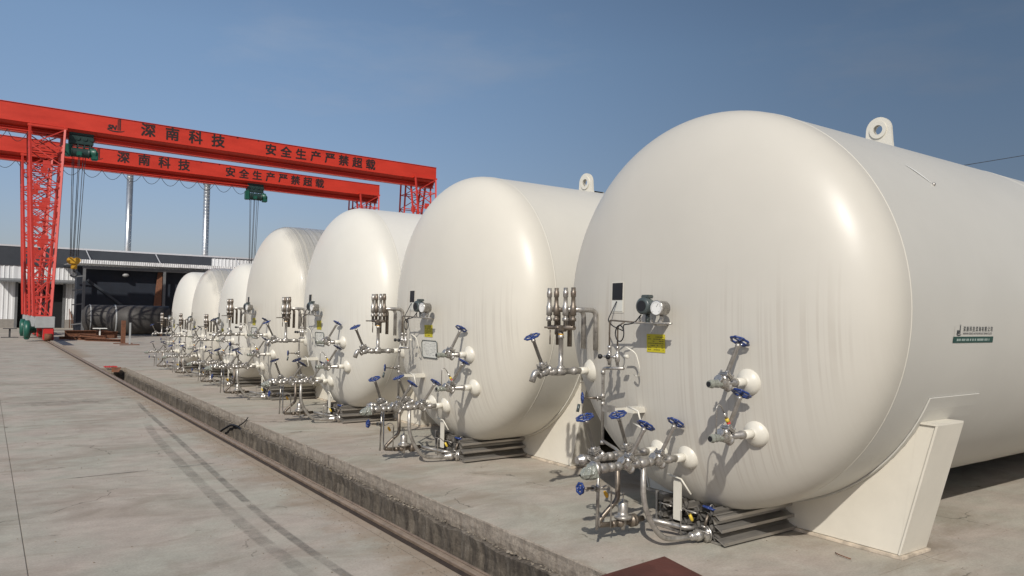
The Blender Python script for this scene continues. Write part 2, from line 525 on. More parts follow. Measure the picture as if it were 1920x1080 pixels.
# ------------------------------------------------------------------ mesh helpers
class MB:
    def __init__(s):
        s.v = []
        s.f = []
        s.sm = []

    def add(s, vs, fs, smooth=False):
        o = len(s.v)
        s.v += [tuple(p) for p in vs]
        s.f += [tuple(i + o for i in f) for f in fs]
        s.sm += [smooth] * len(fs)
        return s

    def box(s, a, b, bev=0.0):
        x0, y0, z0 = a
        x1, y1, z1 = b
        if bev <= 0:
            return s.add([(x0, y0, z0), (x1, y0, z0), (x1, y1, z0), (x0, y1, z0), (x0, y0, z1), (x1, y0, z1), (x1, y1, z1), (x0, y1, z1)],
                         [(0, 3, 2, 1), (4, 5, 6, 7), (0, 1, 5, 4), (1, 2, 6, 5), (2, 3, 7, 6), (3, 0, 4, 7)])
        bm = bmesh.new()
        bmesh.ops.create_cube(bm, size=1)
        for v in bm.verts:
            v.co = Vector(((x0 + x1) / 2 + v.co.x * (x1 - x0), (y0 + y1) / 2 + v.co.y * (y1 - y0), (z0 + z1) / 2 + v.co.z * (z1 - z0)))
        bmesh.ops.bevel(bm, geom=bm.edges[:], offset=bev, segments=2, affect='EDGES')
        bm.verts.index_update()
        s.add([v.co.copy() for v in bm.verts], [[v.index for v in f.verts] for f in bm.faces])
        bm.free()
        return s

    def lathe(s, o, d, prof, n=16, cap=True, smooth=True):
        """prof: (distance along d, radius)"""
        o = Vector(o)
        d = Vector(d).normalized()
        u = d.orthogonal().normalized()
        w = d.cross(u)
        vs = []
        for (t, r) in prof:
            for k in range(n):
                a = 2 * pi * k / n
                vs.append(o + d * t + (u * cos(a) + w * sin(a)) * r)
        fs = []
        for i in range(len(prof) - 1):
            for k in range(n):
                k2 = (k + 1) % n
                fs.append((i * n + k, i * n + k2, (i + 1) * n + k2, (i + 1) * n + k))
        s.add(vs, fs, smooth)
        if cap:
            m = len(prof) - 1
            o2 = len(s.v) - len(vs)
            s.f.append(tuple(o2 + k for k in reversed(range(n))))
            s.f.append(tuple(o2 + m * n + k for k in range(n)))
            s.sm += [False, False]
        return s

    def cyl(s, a, b, r, n=12, r2=None, smooth=True):
        a = Vector(a)
        b = Vector(b)
        return s.lathe(a, b - a, [(0, r), ((b - a).length, r if r2 is None else r2)], n, True, smooth)

    def tube(s, pts, r, n=10, cap=True):
        pts = [Vector(p) for p in pts]
        vs = []
        fs = []
        prev = None
        for i, p in enumerate(pts):
            if i == 0:
                t = pts[1] - p
            elif i == len(pts) - 1:
                t = p - pts[i - 1]
            else:
                t = (pts[i + 1] - p).normalized() + (p - pts[i - 1]).normalized()
            t.normalize()
            if prev is None:
                u = t.orthogonal().normalized()
            else:
                u = prev - t * prev.dot(t)
                u = u.normalized() if u.length > 1e-6 else t.orthogonal().normalized()
            prev = u
            w = t.cross(u)
            for k in range(n):
                a = 2 * pi * k / n
                vs.append(p + (u * cos(a) + w * sin(a)) * r)
        for i in range(len(pts) - 1):
            for k in range(n):
                k2 = (k + 1) % n
                fs.append((i * n + k, i * n + k2, (i + 1) * n + k2, (i + 1) * n + k))
        if cap:
            fs.append(tuple(reversed(range(n))))
            fs.append(tuple((len(pts) - 1) * n + k for k in range(n)))
        return s.add(vs, fs, True)

    def bar(s, a, b, w, h=None):
        """square bar between two points"""
        h = h or w
        a = Vector(a)
        b = Vector(b)
        d = (b - a).normalized()
        u = d.cross(Vector((0, 0, 1)))
        u = Vector((1, 0, 0)) if u.length < 1e-3 else u.normalized()
        v = d.cross(u)
        vs = []
        for p in (a, b):
            for (i, j) in ((-1, -1), (1, -1), (1, 1), (-1, 1)):
                vs.append(p + u * i * w / 2 + v * j * h / 2)
        return s.add(vs, [(3, 2, 1, 0), (4, 5, 6, 7), (0, 1, 5, 4), (1, 2, 6, 5), (2, 3, 7, 6), (3, 0, 4, 7)])

    def prism(s, poly, ax, t0, t1):
        """extrude a 2D polygon along axis ax (0,1,2)"""
        def P(u, v, t):
            return ((t, u, v), (u, t, v), (u, v, t))[ax]
        n = len(poly)
        vs = [P(u, v, t0) for u, v in poly] + [P(u, v, t1) for u, v in poly]
        fs = [tuple(reversed(range(n))), tuple(range(n, 2 * n))] + [(i, (i + 1) % n, n + (i + 1) % n, n + i) for i in range(n)]
        return s.add(vs, fs)

    def mesh(s, name, m=None):
        me = bpy.data.meshes.new(name)
        me.from_pydata(s.v, [], s.f)
        me.polygons.foreach_set("use_smooth", s.sm)
        if m:
            me.materials.append(m)
        bm = bmesh.new()
        bm.from_mesh(me)
        bmesh.ops.recalc_face_normals(bm, faces=bm.faces)
        bm.to_mesh(me)
        bm.free()
        me.update()
        return me

    def build(s, name, m, parent=None, mtx=None):
        return link(name, s.mesh(name, m), parent, mtx)


def link(name, me, parent=None, mtx=None):
    o = bpy.data.objects.new(name, me)
    COL.objects.link(o)
    if parent:
        o.parent = parent
    if mtx is not None:
        o.matrix_local = mtx
    return o


def tag(o, label=None, cat=None, group=None, kind=None):
    if label:
        o["label"] = label
    if cat:
        o["category"] = cat
    if group:
        o["group"] = group
    if kind:
        o["kind"] = kind
    return o


def empty(name, loc=(0, 0, 0), rz=0.0):
    o = bpy.data.objects.new(name, None)
    COL.objects.link(o)
    o.location = loc
    o.rotation_euler = (0, 0, rz)
    o.empty_display_size = 0.3
    return o


KIDS = {}


def copy_tree(o, parent=None):
    c = o.copy()
    COL.objects.link(c)
    c.parent = parent
    for ch in list(o.children):
        copy_tree(ch, c)
    return c


def arc(c, r, a0, a1, n, ax=1):
    """points of an arc in the plane normal to axis ax; returns list of Vector"""
    out = []
    for i in range(n + 1):
        a = a0 + (a1 - a0) * i / n
        if ax == 1:
            out.append(Vector((c[0] + r * cos(a), c[1], c[2] + r * sin(a))))
        elif ax == 0:
            out.append(Vector((c[0], c[1] + r * cos(a), c[2] + r * sin(a))))
        else:
            out.append(Vector((c[0] + r * cos(a), c[1] + r * sin(a), c[2])))
    return out


def smooth_path(pts, r=0.05, n=5):
    """round the corners of a polyline"""
    pts = [Vector(p) for p in pts]
    out = [pts[0]]
    for i in range(1, len(pts) - 1):
        p, a, b = pts[i], pts[i - 1], pts[i + 1]
        da = (a - p)
        db = (b - p)
        k = min(r, da.length * 0.45, db.length * 0.45)
        A = p + da.normalized() * k
        B = p + db.normalized() * k
        for j in range(n + 1):
            t = j / n
            out.append(A * (1 - t) ** 2 + p * 2 * t * (1 - t) + B * t * t)
    out.append(pts[-1])
    return out


def text_mesh(body, size, m, bold=0.0, depth=0.004, spacing=1.0):
    cu = bpy.data.curves.new("lettering", 'FONT')
    cu.body = body
    cu.size = size
    cu.extrude = depth
    cu.space_character = spacing
    o = bpy.data.objects.new("lettering", cu)
    COL.objects.link(o)
    bpy.context.view_layer.update()
    dg = bpy.context.evaluated_depsgraph_get()
    me = bpy.data.meshes.new_from_object(o.evaluated_get(dg))
    bpy.data.objects.remove(o)
    bpy.data.curves.remove(cu)
    if bold:
        vs = [v.co.copy() for v in me.vertices]
        fs = [tuple(p.vertices) for p in me.polygons]
        V, F = [], []
        for k, (dx, dy) in enumerate(((-1, -1), (1, -1), (1, 1), (-1, 1))):
            o_ = len(V)
            V += [Vector((v.x + dx * bold, v.y + dy * bold, v.z + k * depth * .25)) for v in vs]
            F += [tuple(i + o_ for i in f) for f in fs]
        me = bpy.data.meshes.new("lettering")
        me.from_pydata(V, [], F)
    me.materials.clear()
    me.materials.append(m)
    return me


# ------------------------------------------------------------------ ground, trench and rail
TX0, TX1 = 3.49, 4.33       # trench between yard and apron
TYE = 30.9                  # far end of the trench


def sheet(name, x0, y0, x1, y1, z, m, parent=None):
    return MB().add([(x0, y0, z), (x1, y0, z), (x1, y1, z), (x0, y1, z)], [(0, 1, 2, 3)]).build(name, m, parent)


yard = empty("yard")
tag(yard, kind="structure")
apron = empty("apron")
tag(apron, kind="structure")
G = 0.0035


def slab(parent, x0, y0, x1, y1, m):
    b = MB()
    g = G
    gx = 0.0 if abs(x1 - (TX0 - 0.30)) < 1e-6 else g
    b.box((x0 + g, y0 + g, -0.10), (x1 - gx, y1 - g, 0.0), 0.003)
    b.build("concrete_slab", m, parent)


ys = [-6.0, 0.2, 5.6, 10.97, 16.4, 21.8, 27.2, 32.6, 38.0]
xs = [-18.0, -11.8, -5.7, 0.36, TX0 - 0.30]
for i in range(len(xs) - 1):
    for j in range(len(ys) - 1):
        slab(yard, xs[i], ys[j], xs[i + 1], ys[j + 1], M_yard)
# rail bed: strip of rougher concrete both sides of the rail, up to the trench lip
ya = [-6.0, -1.9, 3.45, 10.9, 16.5, 21.9, 27.3, TYE]
xa = [TX1 + 0.012, 8.05, 12.4, 17.0, 22.0]
for i in range(len(xa) - 1):
    for j in range(len(ya) - 1):
        slab(apron, xa[i], ya[j], xa[i + 1], ya[j + 1], M_apron)
xb = [TX0, 8.05, 12.4, 17.0, 22.0]
for i in range(4):
    slab(apron, xb[i], TYE, xb[i + 1], 38.0, M_apron)
sub = MB()
for (a, b, c, d) in ((-18, -6, TX0 - 0.30, 38), (TX1 + 0.05, -6, 22, TYE), (TX0, TYE, 22, 38)):
    sub.add([(a, b, -0.006), (c, b, -0.006), (c, d, -0.006), (a, d, -0.006)], [(0, 1, 2, 3)])
tag(sub.build("joint_filler", M_joint, yard))
far = MB()
for (a, b, c, d) in ((-900, -900, 1500, -6), (-900, -6, -18, 38), (22, -6, 1500, 38), (-900, 38, TX0 - 0.30, 1800), (TX0, 38, 1500, 1800)):
    far.add([(a, b, 0), (c, b, 0), (c, d, 0), (a, d, 0)], [(0, 1, 2, 3)])
tag(far.build("ground", M_yard), kind="structure")

# strip carrying the rail, uneven towards the trench
st = MB()
ny = 700
prof = []
y0, y1 = -6.0, 62.0
vs = []
for i in range(ny + 1):
    y = y0 + (y1 - y0) * i / ny
    e = TX0 + 0.018 * noise.noise((y * 3.1, 0.3, 1)) + 0.01 * noise.noise((y * 11, 4.3, 1)) if y < TYE else TX0
    vs += [(TX0 - 0.30, y, 0.0), (TX0 - 0.24, y, 0.0), (TX0 - 0.04, y, 0.004), (e - 0.012, y, 0.004 + 0.006 * noise.noise((y * 9, 1, 1))),
           (e, y, -0.02), (e + 0.01 * noise.noise((y * 4, 7, 1)), y, -0.95)]
fs = []
for i in range(ny):
    for k in range(5):
        a = i * 6 + k
        fs.append((a, a + 1, a + 7, a + 6))
st.add(vs, fs)
tag(st.build("rail_bed", M_yard), kind="structure")
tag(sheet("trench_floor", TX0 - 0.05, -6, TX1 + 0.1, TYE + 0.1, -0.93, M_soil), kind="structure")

# apron edge: cast slab face above, rough older wall below with a crumbled ledge
trench = empty("trench_wall")
tag(trench, kind="structure")
for j in range(len(ya) - 1):
    a, b = ya[j] + 0.009, ya[j + 1] - 0.009
    n = int((b - a) / 0.045)
    rows = [(0.012, 0.0), (0.0, -0.010), (0.003, -0.05), (0.0, -0.10), (0.004, -0.15), (0.016, -0.20)]
    vs = []
    for i in range(n + 1):
        y = a + (b - a) * i / n
        for k, (dx, z) in enumerate(rows):
            w = 0.0 if k == 0 else (0.012 if k == 1 else 0.014)
            chip = max(0, noise.noise((y * 2.3, 8.1, 0)) - 0.25) * 0.06 if k == 1 else 0
            vs.append((TX1 + dx + w * noise.noise((y * 6.0, z * 9, 2.0)) + chip, y, z - chip * 0.4))
    fs = []
    R = len(rows)
    for i in range(n):
        for k in range(R - 1):
            q = i * R + k
            fs.append((q, q + 1, q + R + 1, q + R))
    MB().add(vs, fs).build("slab_edge", M_edge, trench)
n = 1300
vs = []
rows = 9
for i in range(n + 1):
    y = -6 + (TYE + 6.0) * i / n
    led = -0.185 + 0.030 * noise.noise((y * 1.7, 3, 3)) + 0.018 * noise.noise((y * 9, 3, 5))
    out = 0.075 + 0.035 * noise.noise((y * 1.1, 9, 3)) + 0.028 * noise.noise((y * 6.5, 2, 3))
    for k in range(rows):
        if k == 0:
            vs.append((TX1 + 0.05, y, led - 0.010))
        elif k == 1:
            vs.append((TX1 - out * 0.55, y, led + 0.010 * noise.noise((y * 14, 5, 5))))
        elif k == 2:
            vs.append((TX1 - out, y, led - 0.012 + 0.012 * noise.noise((y * 17, 8, 5))))
        else:
            z = led - 0.02 - (k - 2) * 0.125
            bulge = 0.030 * noise.noise((y * 2.2, z * 2.6, 1.5)) + 0.018 * noise.noise((y * 7, z * 7, 4.5))
            vs.append((TX1 - out + 0.02 + bulge, y, z))
fs = []
for i in range(n):
    for k in range(rows - 1):
        q = i * rows + k
        fs.append((q, q + 1, q + rows + 1, q + rows))
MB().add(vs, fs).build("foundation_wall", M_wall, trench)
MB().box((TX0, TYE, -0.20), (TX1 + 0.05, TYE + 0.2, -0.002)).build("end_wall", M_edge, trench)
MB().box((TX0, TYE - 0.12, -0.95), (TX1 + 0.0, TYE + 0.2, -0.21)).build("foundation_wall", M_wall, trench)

# crumbs of broken concrete on the ledge
rb = MB()


def chunk(b, c, s, seed):
    rnd = random.Random(seed)
    pts = [Vector((x, y, z)) for x in (-1, 1) for y in (-1, 1) for z in (-1, 1)]
    pts = [Vector(c) + Vector((p.x * s * rnd.uniform(.4, 1), p.y * s * rnd.uniform(.5, 1.3), p.z * s * rnd.uniform(.3, .7))) for p in pts]
    b.add(pts, [(0, 1, 3, 2), (4, 6, 7, 5), (0, 4, 5, 1), (2, 3, 7, 6), (0, 2, 6, 4), (1, 5, 7, 3)])


for i in range(1100):
    y = random.uniform(3.0, TYE)
    if noise.noise((y * 0.8, 2, 2)) + random.uniform(-.3, .5) < 0:
        continue
    chunk(rb, (TX1 - random.uniform(0.0, 0.07), y, -0.178 + random.uniform(0, 0.012)), random.choice((.004, .006, .009, .014)), i)
tag(rb.build("concrete_rubble", M_rubble), "crumbled concrete along the ledge of the trench wall", "rubble", kind="stuff")

# sand and grit against the rail
gr = MB()
for i in range(900):
    y = random.uniform(4.5, 24)
    x = TX0 - 0.30 + random.gauss(-0.05, 0.12)
    chunk(gr, (x, y, 0.004), random.choice((.003, .004, .006)), i + 5000)
tag(gr.build("grit", M_rubble), "loose grit along the rail beside the trench", "grit", kind="stuff")

yg = MB()
for i in range(420):
    x = random.uniform(-1.5, 3.1)
    y = random.uniform(4.5, 22)
    chunk(yg, (x, y, 0.003), random.choice((.003, .004, .005, .008)), i + 9000)
for i in range(260):
    chunk(yg, (random.uniform(4.5, 8.5), random.uniform(2.5, 18), 0.003), random.choice((.003, .004, .006)), i + 12000)
tag(yg.build("loose_grit", M_rubble), "tiny stones scattered over the concrete yard", "grit", kind="stuff")

# crane rail
rail = empty("crane_rail", (3.365, 0, 0))
tag(rail, "long rusty crane rail let into the concrete beside the trench", "rail")
b = MB()
cx = 0.0
b.prism([(-0.080, 0.004), (-0.080, 0.008), (0.060, 0.008), (0.060, 0.004)], 1, -6, 62)
b.build("rail_foot", M_railgap, rail)
MB().prism([(-0.024, 0.009), (-0.029, 0.036), (-0.022, 0.044), (0.022, 0.044), (0.029, 0.036), (0.024, 0.009)], 1, -6, 62).build("rail_head", M_railtop, rail)
MB().prism([(0.058, 0.009), (0.056, 0.030), (0.066, 0.036), (0.082, 0.034), (0.088, 0.009)], 1, -6, 62).build("edge_angle", M_rust2, rail)

# tyre traces on the yard
def mark(pts, w, m, name, label, z=0.004):
    pts = [Vector((*p, 0)) for p in pts]
    fine = []
    for i in range(len(pts) - 1):
        p0 = pts[max(i - 1, 0)]
        p1, p2 = pts[i], pts[i + 1]
        p3 = pts[min(i + 2, len(pts) - 1)]
        for k in range(8):
            t = k / 8
            fine.append(0.5 * ((2 * p1) + (p2 - p0) * t + (2 * p0 - 5 * p1 + 4 * p2 - p3) * t * t + (3 * p1 - p0 - 3 * p2 + p3) * t ** 3))
    fine.append(pts[-1])
    vs, fs = [], []
    for i, p in enumerate(fine):
        t = (fine[min(i + 1, len(fine) - 1)] - fine[max(i - 1, 0)]).normalized()
        nn = Vector((-t.y, t.x, 0))
        vs += [p - nn * w / 2 + Vector((0, 0, z)), p + nn * w / 2 + Vector((0, 0, z))]
    for i in range(len(fine) - 1):
        fs.append((2 * i, 2 * i + 1, 2 * i + 3, 2 * i + 2))
    me = bpy.data.meshes.new(name)
    me.from_pydata(vs, [], fs)
    uv = me.uv_layers.new(name="uv")
    for p in me.polygons:
        for li in p.loop_indices:
            vi = me.loops[li].vertex_index
            uv.data[li].uv = (vi % 2, (vi // 2) / (len(fine) - 1))
    me.materials.append(m)
    o = link(name, me)
    tag(o, kind="structure")
    return o


mark([(3.02, 19.6), (2.89, 17.98), (2.70, 13.56), (2.51, 9.3), (2.46, 7.48), (2.50, 5.6), (2.6, 4.0)], 0.11, M_tyre, "tyre_mark", "")
mark([(2.62, 16.0), (2.43, 13.71), (2.24, 9.15), (2.20, 7.32), (2.25, 5.6)], 0.17, M_tyre2, "tyre_mark", "")
mark([(0.3, 20.0), (1.6, 19.9), (2.9, 20.3)], 1.5, M_stain, "water_stain", "")
mark([(0.9, 11.0), (1.95, 11.03)], 0.035, M_scuff, "scuff_mark", "")
mark([(2.1, 11.05), (2.75, 11.1)], 0.03, M_scuff, "scuff_mark", "")
mark([(8.15, 2.95), (8.6, 2.9)], 0.3, M_stain, "water_stain", "")
mark([(3.3, 12.0), (4.2, 12.0)], 0.05, M_stain, "water_stain", "")

# cable stub in the trench
b = MB()
b.tube(smooth_path([(TX1 - 0.12, 17.1, -0.62), (TX1 - 0.16, 16.6, -0.40), (TX1 - 0.12, 15.9, -0.17), (TX1 - 0.08, 15.5, -0.17), (TX1 - 0.04, 15.2, -0.26)], 0.3), 0.022, 8)
tag(b.build("cable", M_black), "thick black cable looping up out of the trench wall", "cable")
b = MB()
b.tube(smooth_path([(TX1 - 0.10, 15.45, -0.15), (TX1 - 0.02, 15.25, -0.03), (TX1 - 0.02, 15.1, 0.06)], 0.1), 0.012, 6)
tag(b.build("wire_stub", M_black), "thin dark wire end sticking up beside the black cable", "wire")

# red primer steel plate at the bottom edge of the picture
b = MB()
e1 = Vector((-0.70, -0.06, 0)).normalized()
e2 = Vector((-0.09, -0.44, 0)).normalized()
c0 = Vector((5.05, 4.74, 0))
q = [c0, c0 + e1 * 2.2, c0 + e1 * 2.2 + e2 * 1.6, c0 + e2 * 1.6]
b.add([p + Vector((0, 0, 0.006)) for p in q] + [p + Vector((0, 0, 0.020)) for p in q], [(3, 2, 1, 0), (4, 5, 6, 7), (0, 1, 5, 4), (1, 2, 6, 5), (2, 3, 7, 6), (3, 0, 4, 7)])
pl = b.build("steel_plate", M_redplate)
tag(pl, "dark red primed steel plate lying over the trench at the bottom edge", "steel plate")


# ------------------------------------------------------------------ storage tanks
ORG = Vector((6.87, 5.14, 0.0))       # tank local origin: front of the saddle, on the ground, below the axis
ZC, RT = 2.263, 2.015
XS = 6.205                            # tangent line between head and shell
DEP, EXP = 0.750, 2.5


def W(x, y, z):
    return Vector((x - ORG.x, y - ORG.y, z))


def head_x(rr):
    """world x of the outer head surface at radius rr (first tank)"""
    return XS - DEP * (1 - min(1, rr / RT) ** EXP) ** (1 / EXP)


def head_prof(nc=30, nk=16):
    out = []
    n_ = nc + nk
    for i in range(n_ + 1):
        t_ = pi / 2 * i / n_
        out.append((XS - DEP * cos(t_) ** (2 / EXP) if i < n_ else XS, RT * sin(t_) ** (2 / EXP) if i else 0.0))
    return out


def surf_pt(y, z, off=0.0):
    rr = math.hypot(y - 5.14, z - ZC)
    return Vector((head_x(rr) - off, y, z))


def surf_n(y, z):
    e = 0.01
    gx = (head_x(math.hypot(y + e - 5.14, z - ZC)) - head_x(math.hypot(y - e - 5.14, z - ZC))) / (2 * e)
    gz = (head_x(math.hypot(y - 5.14, z + e - ZC)) - head_x(math.hypot(y - 5.14, z - e - ZC))) / (2 * e)
    return Vector((-1, gx, gz)).normalized()


def wheel_mesh(R=0.088, lobes=8):
    """lobed handwheel lying in the XY plane"""
    b = MB()
    n, m = 40, 7
    vs, fs = [], []
    for i in range(n):
        a = 2 * pi * i / n
        rr = R * (1 + 0.055 * cos(lobes * a)) - 0.012
        tr = 0.0125
        for k in range(m):
            t = 2 * pi * k / m
            q = rr + tr * cos(t)
            vs.append((q * cos(a), q * sin(a), tr * 0.85 * sin(t)))
    for i in range(n):
        for k in range(m):
            fs.append((i * m + k, ((i + 1) % n) * m + k, ((i + 1) % n) * m + (k + 1) % m, i * m + (k + 1) % m))
    b.add(vs, fs, True)
    b.lathe((0, 0, -0.012), (0, 0, 1), [(0, .020), (.02, .020), (.028, .012)], 10)
    for k in range(4):
        a = 2 * pi * k / 4 + 0.3
        b.bar((0.012 * cos(a), 0.012 * sin(a), 0), ((R - .014) * cos(a), (R - .014) * sin(a), 0), 0.018, 0.009)
    return b.mesh("handwheel", M_blue)


ME_wheel = wheel_mesh()
ME_wheel_small = wheel_mesh(0.058, 7)
ME_nut = MB().lathe((0, 0, 0.012), (0, 0, 1), [(0, .010), (.022, .010), (.026, .005)], 6, smooth=False).mesh("stem_nut", M_steel2)


def valve_body():
    """globe valve: pipe along X through the origin, bonnet along +Z"""
    b = MB()
    b.lathe((-.085, 0, 0), (1, 0, 0), [(0, .040), (.022, .040), (.024, .033), (.05, .040), (.085, .050), (.12, .040), (.146, .033), (.148, .040), (.17, .040)], 16)
    b.lathe((0, 0, 0), (0, 0, 1), [(0, .042), (.055, .036), (.06, .036)], 14)
    b.box((-.05, -.05, .060), (.05, .05, .074), .004)
    b.box((-.047, -.047, .077), (.047, .047, .090), .004)
    for sx in (-1, 1):
        for sy in (-1, 1):
            b.lathe((sx * .037, sy * .037, .050), (0, 0, 1), [(0, .010), (.012, .010), (.012, .006), (.044, .006), (.044, .010), (.056, .010)], 6, smooth=False)
    b.lathe((0, 0, .09), (0, 0, 1), [(0, .030), (.015, .030), (.03, .019)], 12)
    return b.mesh("valve", M_steel2)


ME_valve = valve_body()
ME_stem = MB().lathe((0, 0, .10), (0, 0, 1), [(0, .019), (.26, .019), (.262, .024), (.285, .024), (.29, .012), (.335, .012)], 10).mesh("stem", M_steel)
ME_stem_short = MB().lathe((0, 0, .06), (0, 0, 1), [(0, .012), (.09, .012), (.092, .008), (.16, .008)], 8).mesh("stem", M_brown)
ME_valve_small = MB().lathe((-.035, 0, 0), (1, 0, 0), [(0, .022), (.07, .022)], 8).lathe((0, 0, 0), (0, 0, 1), [(0, .022), (.05, .020), (.05, .03), (.065, .03)], 8).mesh("valve", M_steel2)


def frame(o, z, x=None):
    """matrix with Z along z at o"""
    z = Vector(z).normalized()
    x = Vector(x) if x is not None else z.orthogonal()
    y = z.cross(x).normalized()
    x = y.cross(z).normalized()
    m = Matrix((x, y, z)).transposed().to_4x4()
    m.translation = o
    return m


def valve(root, p, tilt, big=True, pipe=(1, 0, 0)):
    """p: world position of the valve centre on its pipe; tilt: stem direction"""
    tilt = Vector(tilt).normalized()
    mb = frame(W(*p), tilt, Vector(pipe) - tilt * Vector(pipe).dot(tilt))
    v = link("valve", ME_valve if big else ME_valve_small, root, mb)
    link("stem", ME_stem if big else ME_stem_short, v)
    h = 0.42 if big else 0.215
    link("handwheel", ME_wheel if big else ME_wheel_small, v, Matrix.Translation((0, 0, h)) @ Matrix.Rotation(random.uniform(0, 1), 4, 'Z'))
    if big:
        link("stem_nut", ME_nut, v, Matrix.Translation((0, 0, h)))
    return v


def nozzle(root, y, z, r=0.122):
    """white welded boss on the head with the pipe running out along -X"""
    nrm = (surf_n(y, z) + Vector((-1.6, 0, 0))).normalized()
    p = surf_pt(y, z)
    o = p - nrm * 0.06
    prof = [(0, r * 1.06), (.045, r), (.07, r * .94), (.092, r * .78), (.110, r * .52), (.120, r * .34), (.122, .040)]
    b = MB()
    b.lathe(W(*o), nrm, prof, 28)
    b.lathe(W(p.x - 0.02, y, z), (-1, 0, 0), [(0, .042), (.145, .040)], 16)
    b.build("nozzle_boss", M_white, root)
    return p.x - 0.16


def fittings(x0, x1, y, z, r, spots, m=None, n=14):
    """pipe along -X with welded collars at the given x"""
    b = MB()
    prof = []
    L_ = x0 - x1
    cuts = sorted([(x0 - s, k) for s, k in spots])
    prof.append((0, r))
    for t, k in cuts:
        w = 0.022 if k == 'c' else 0.045
        rr = r * (1.28 if k == 'c' else 1.38)
        prof += [(t - w - .006, r), (t - w, rr), (t + w, rr), (t + w + .006, r)]
    prof.append((L_, r))
    b.lathe(W(x0, y, z), (-1, 0, 0), prof, n)
    return b


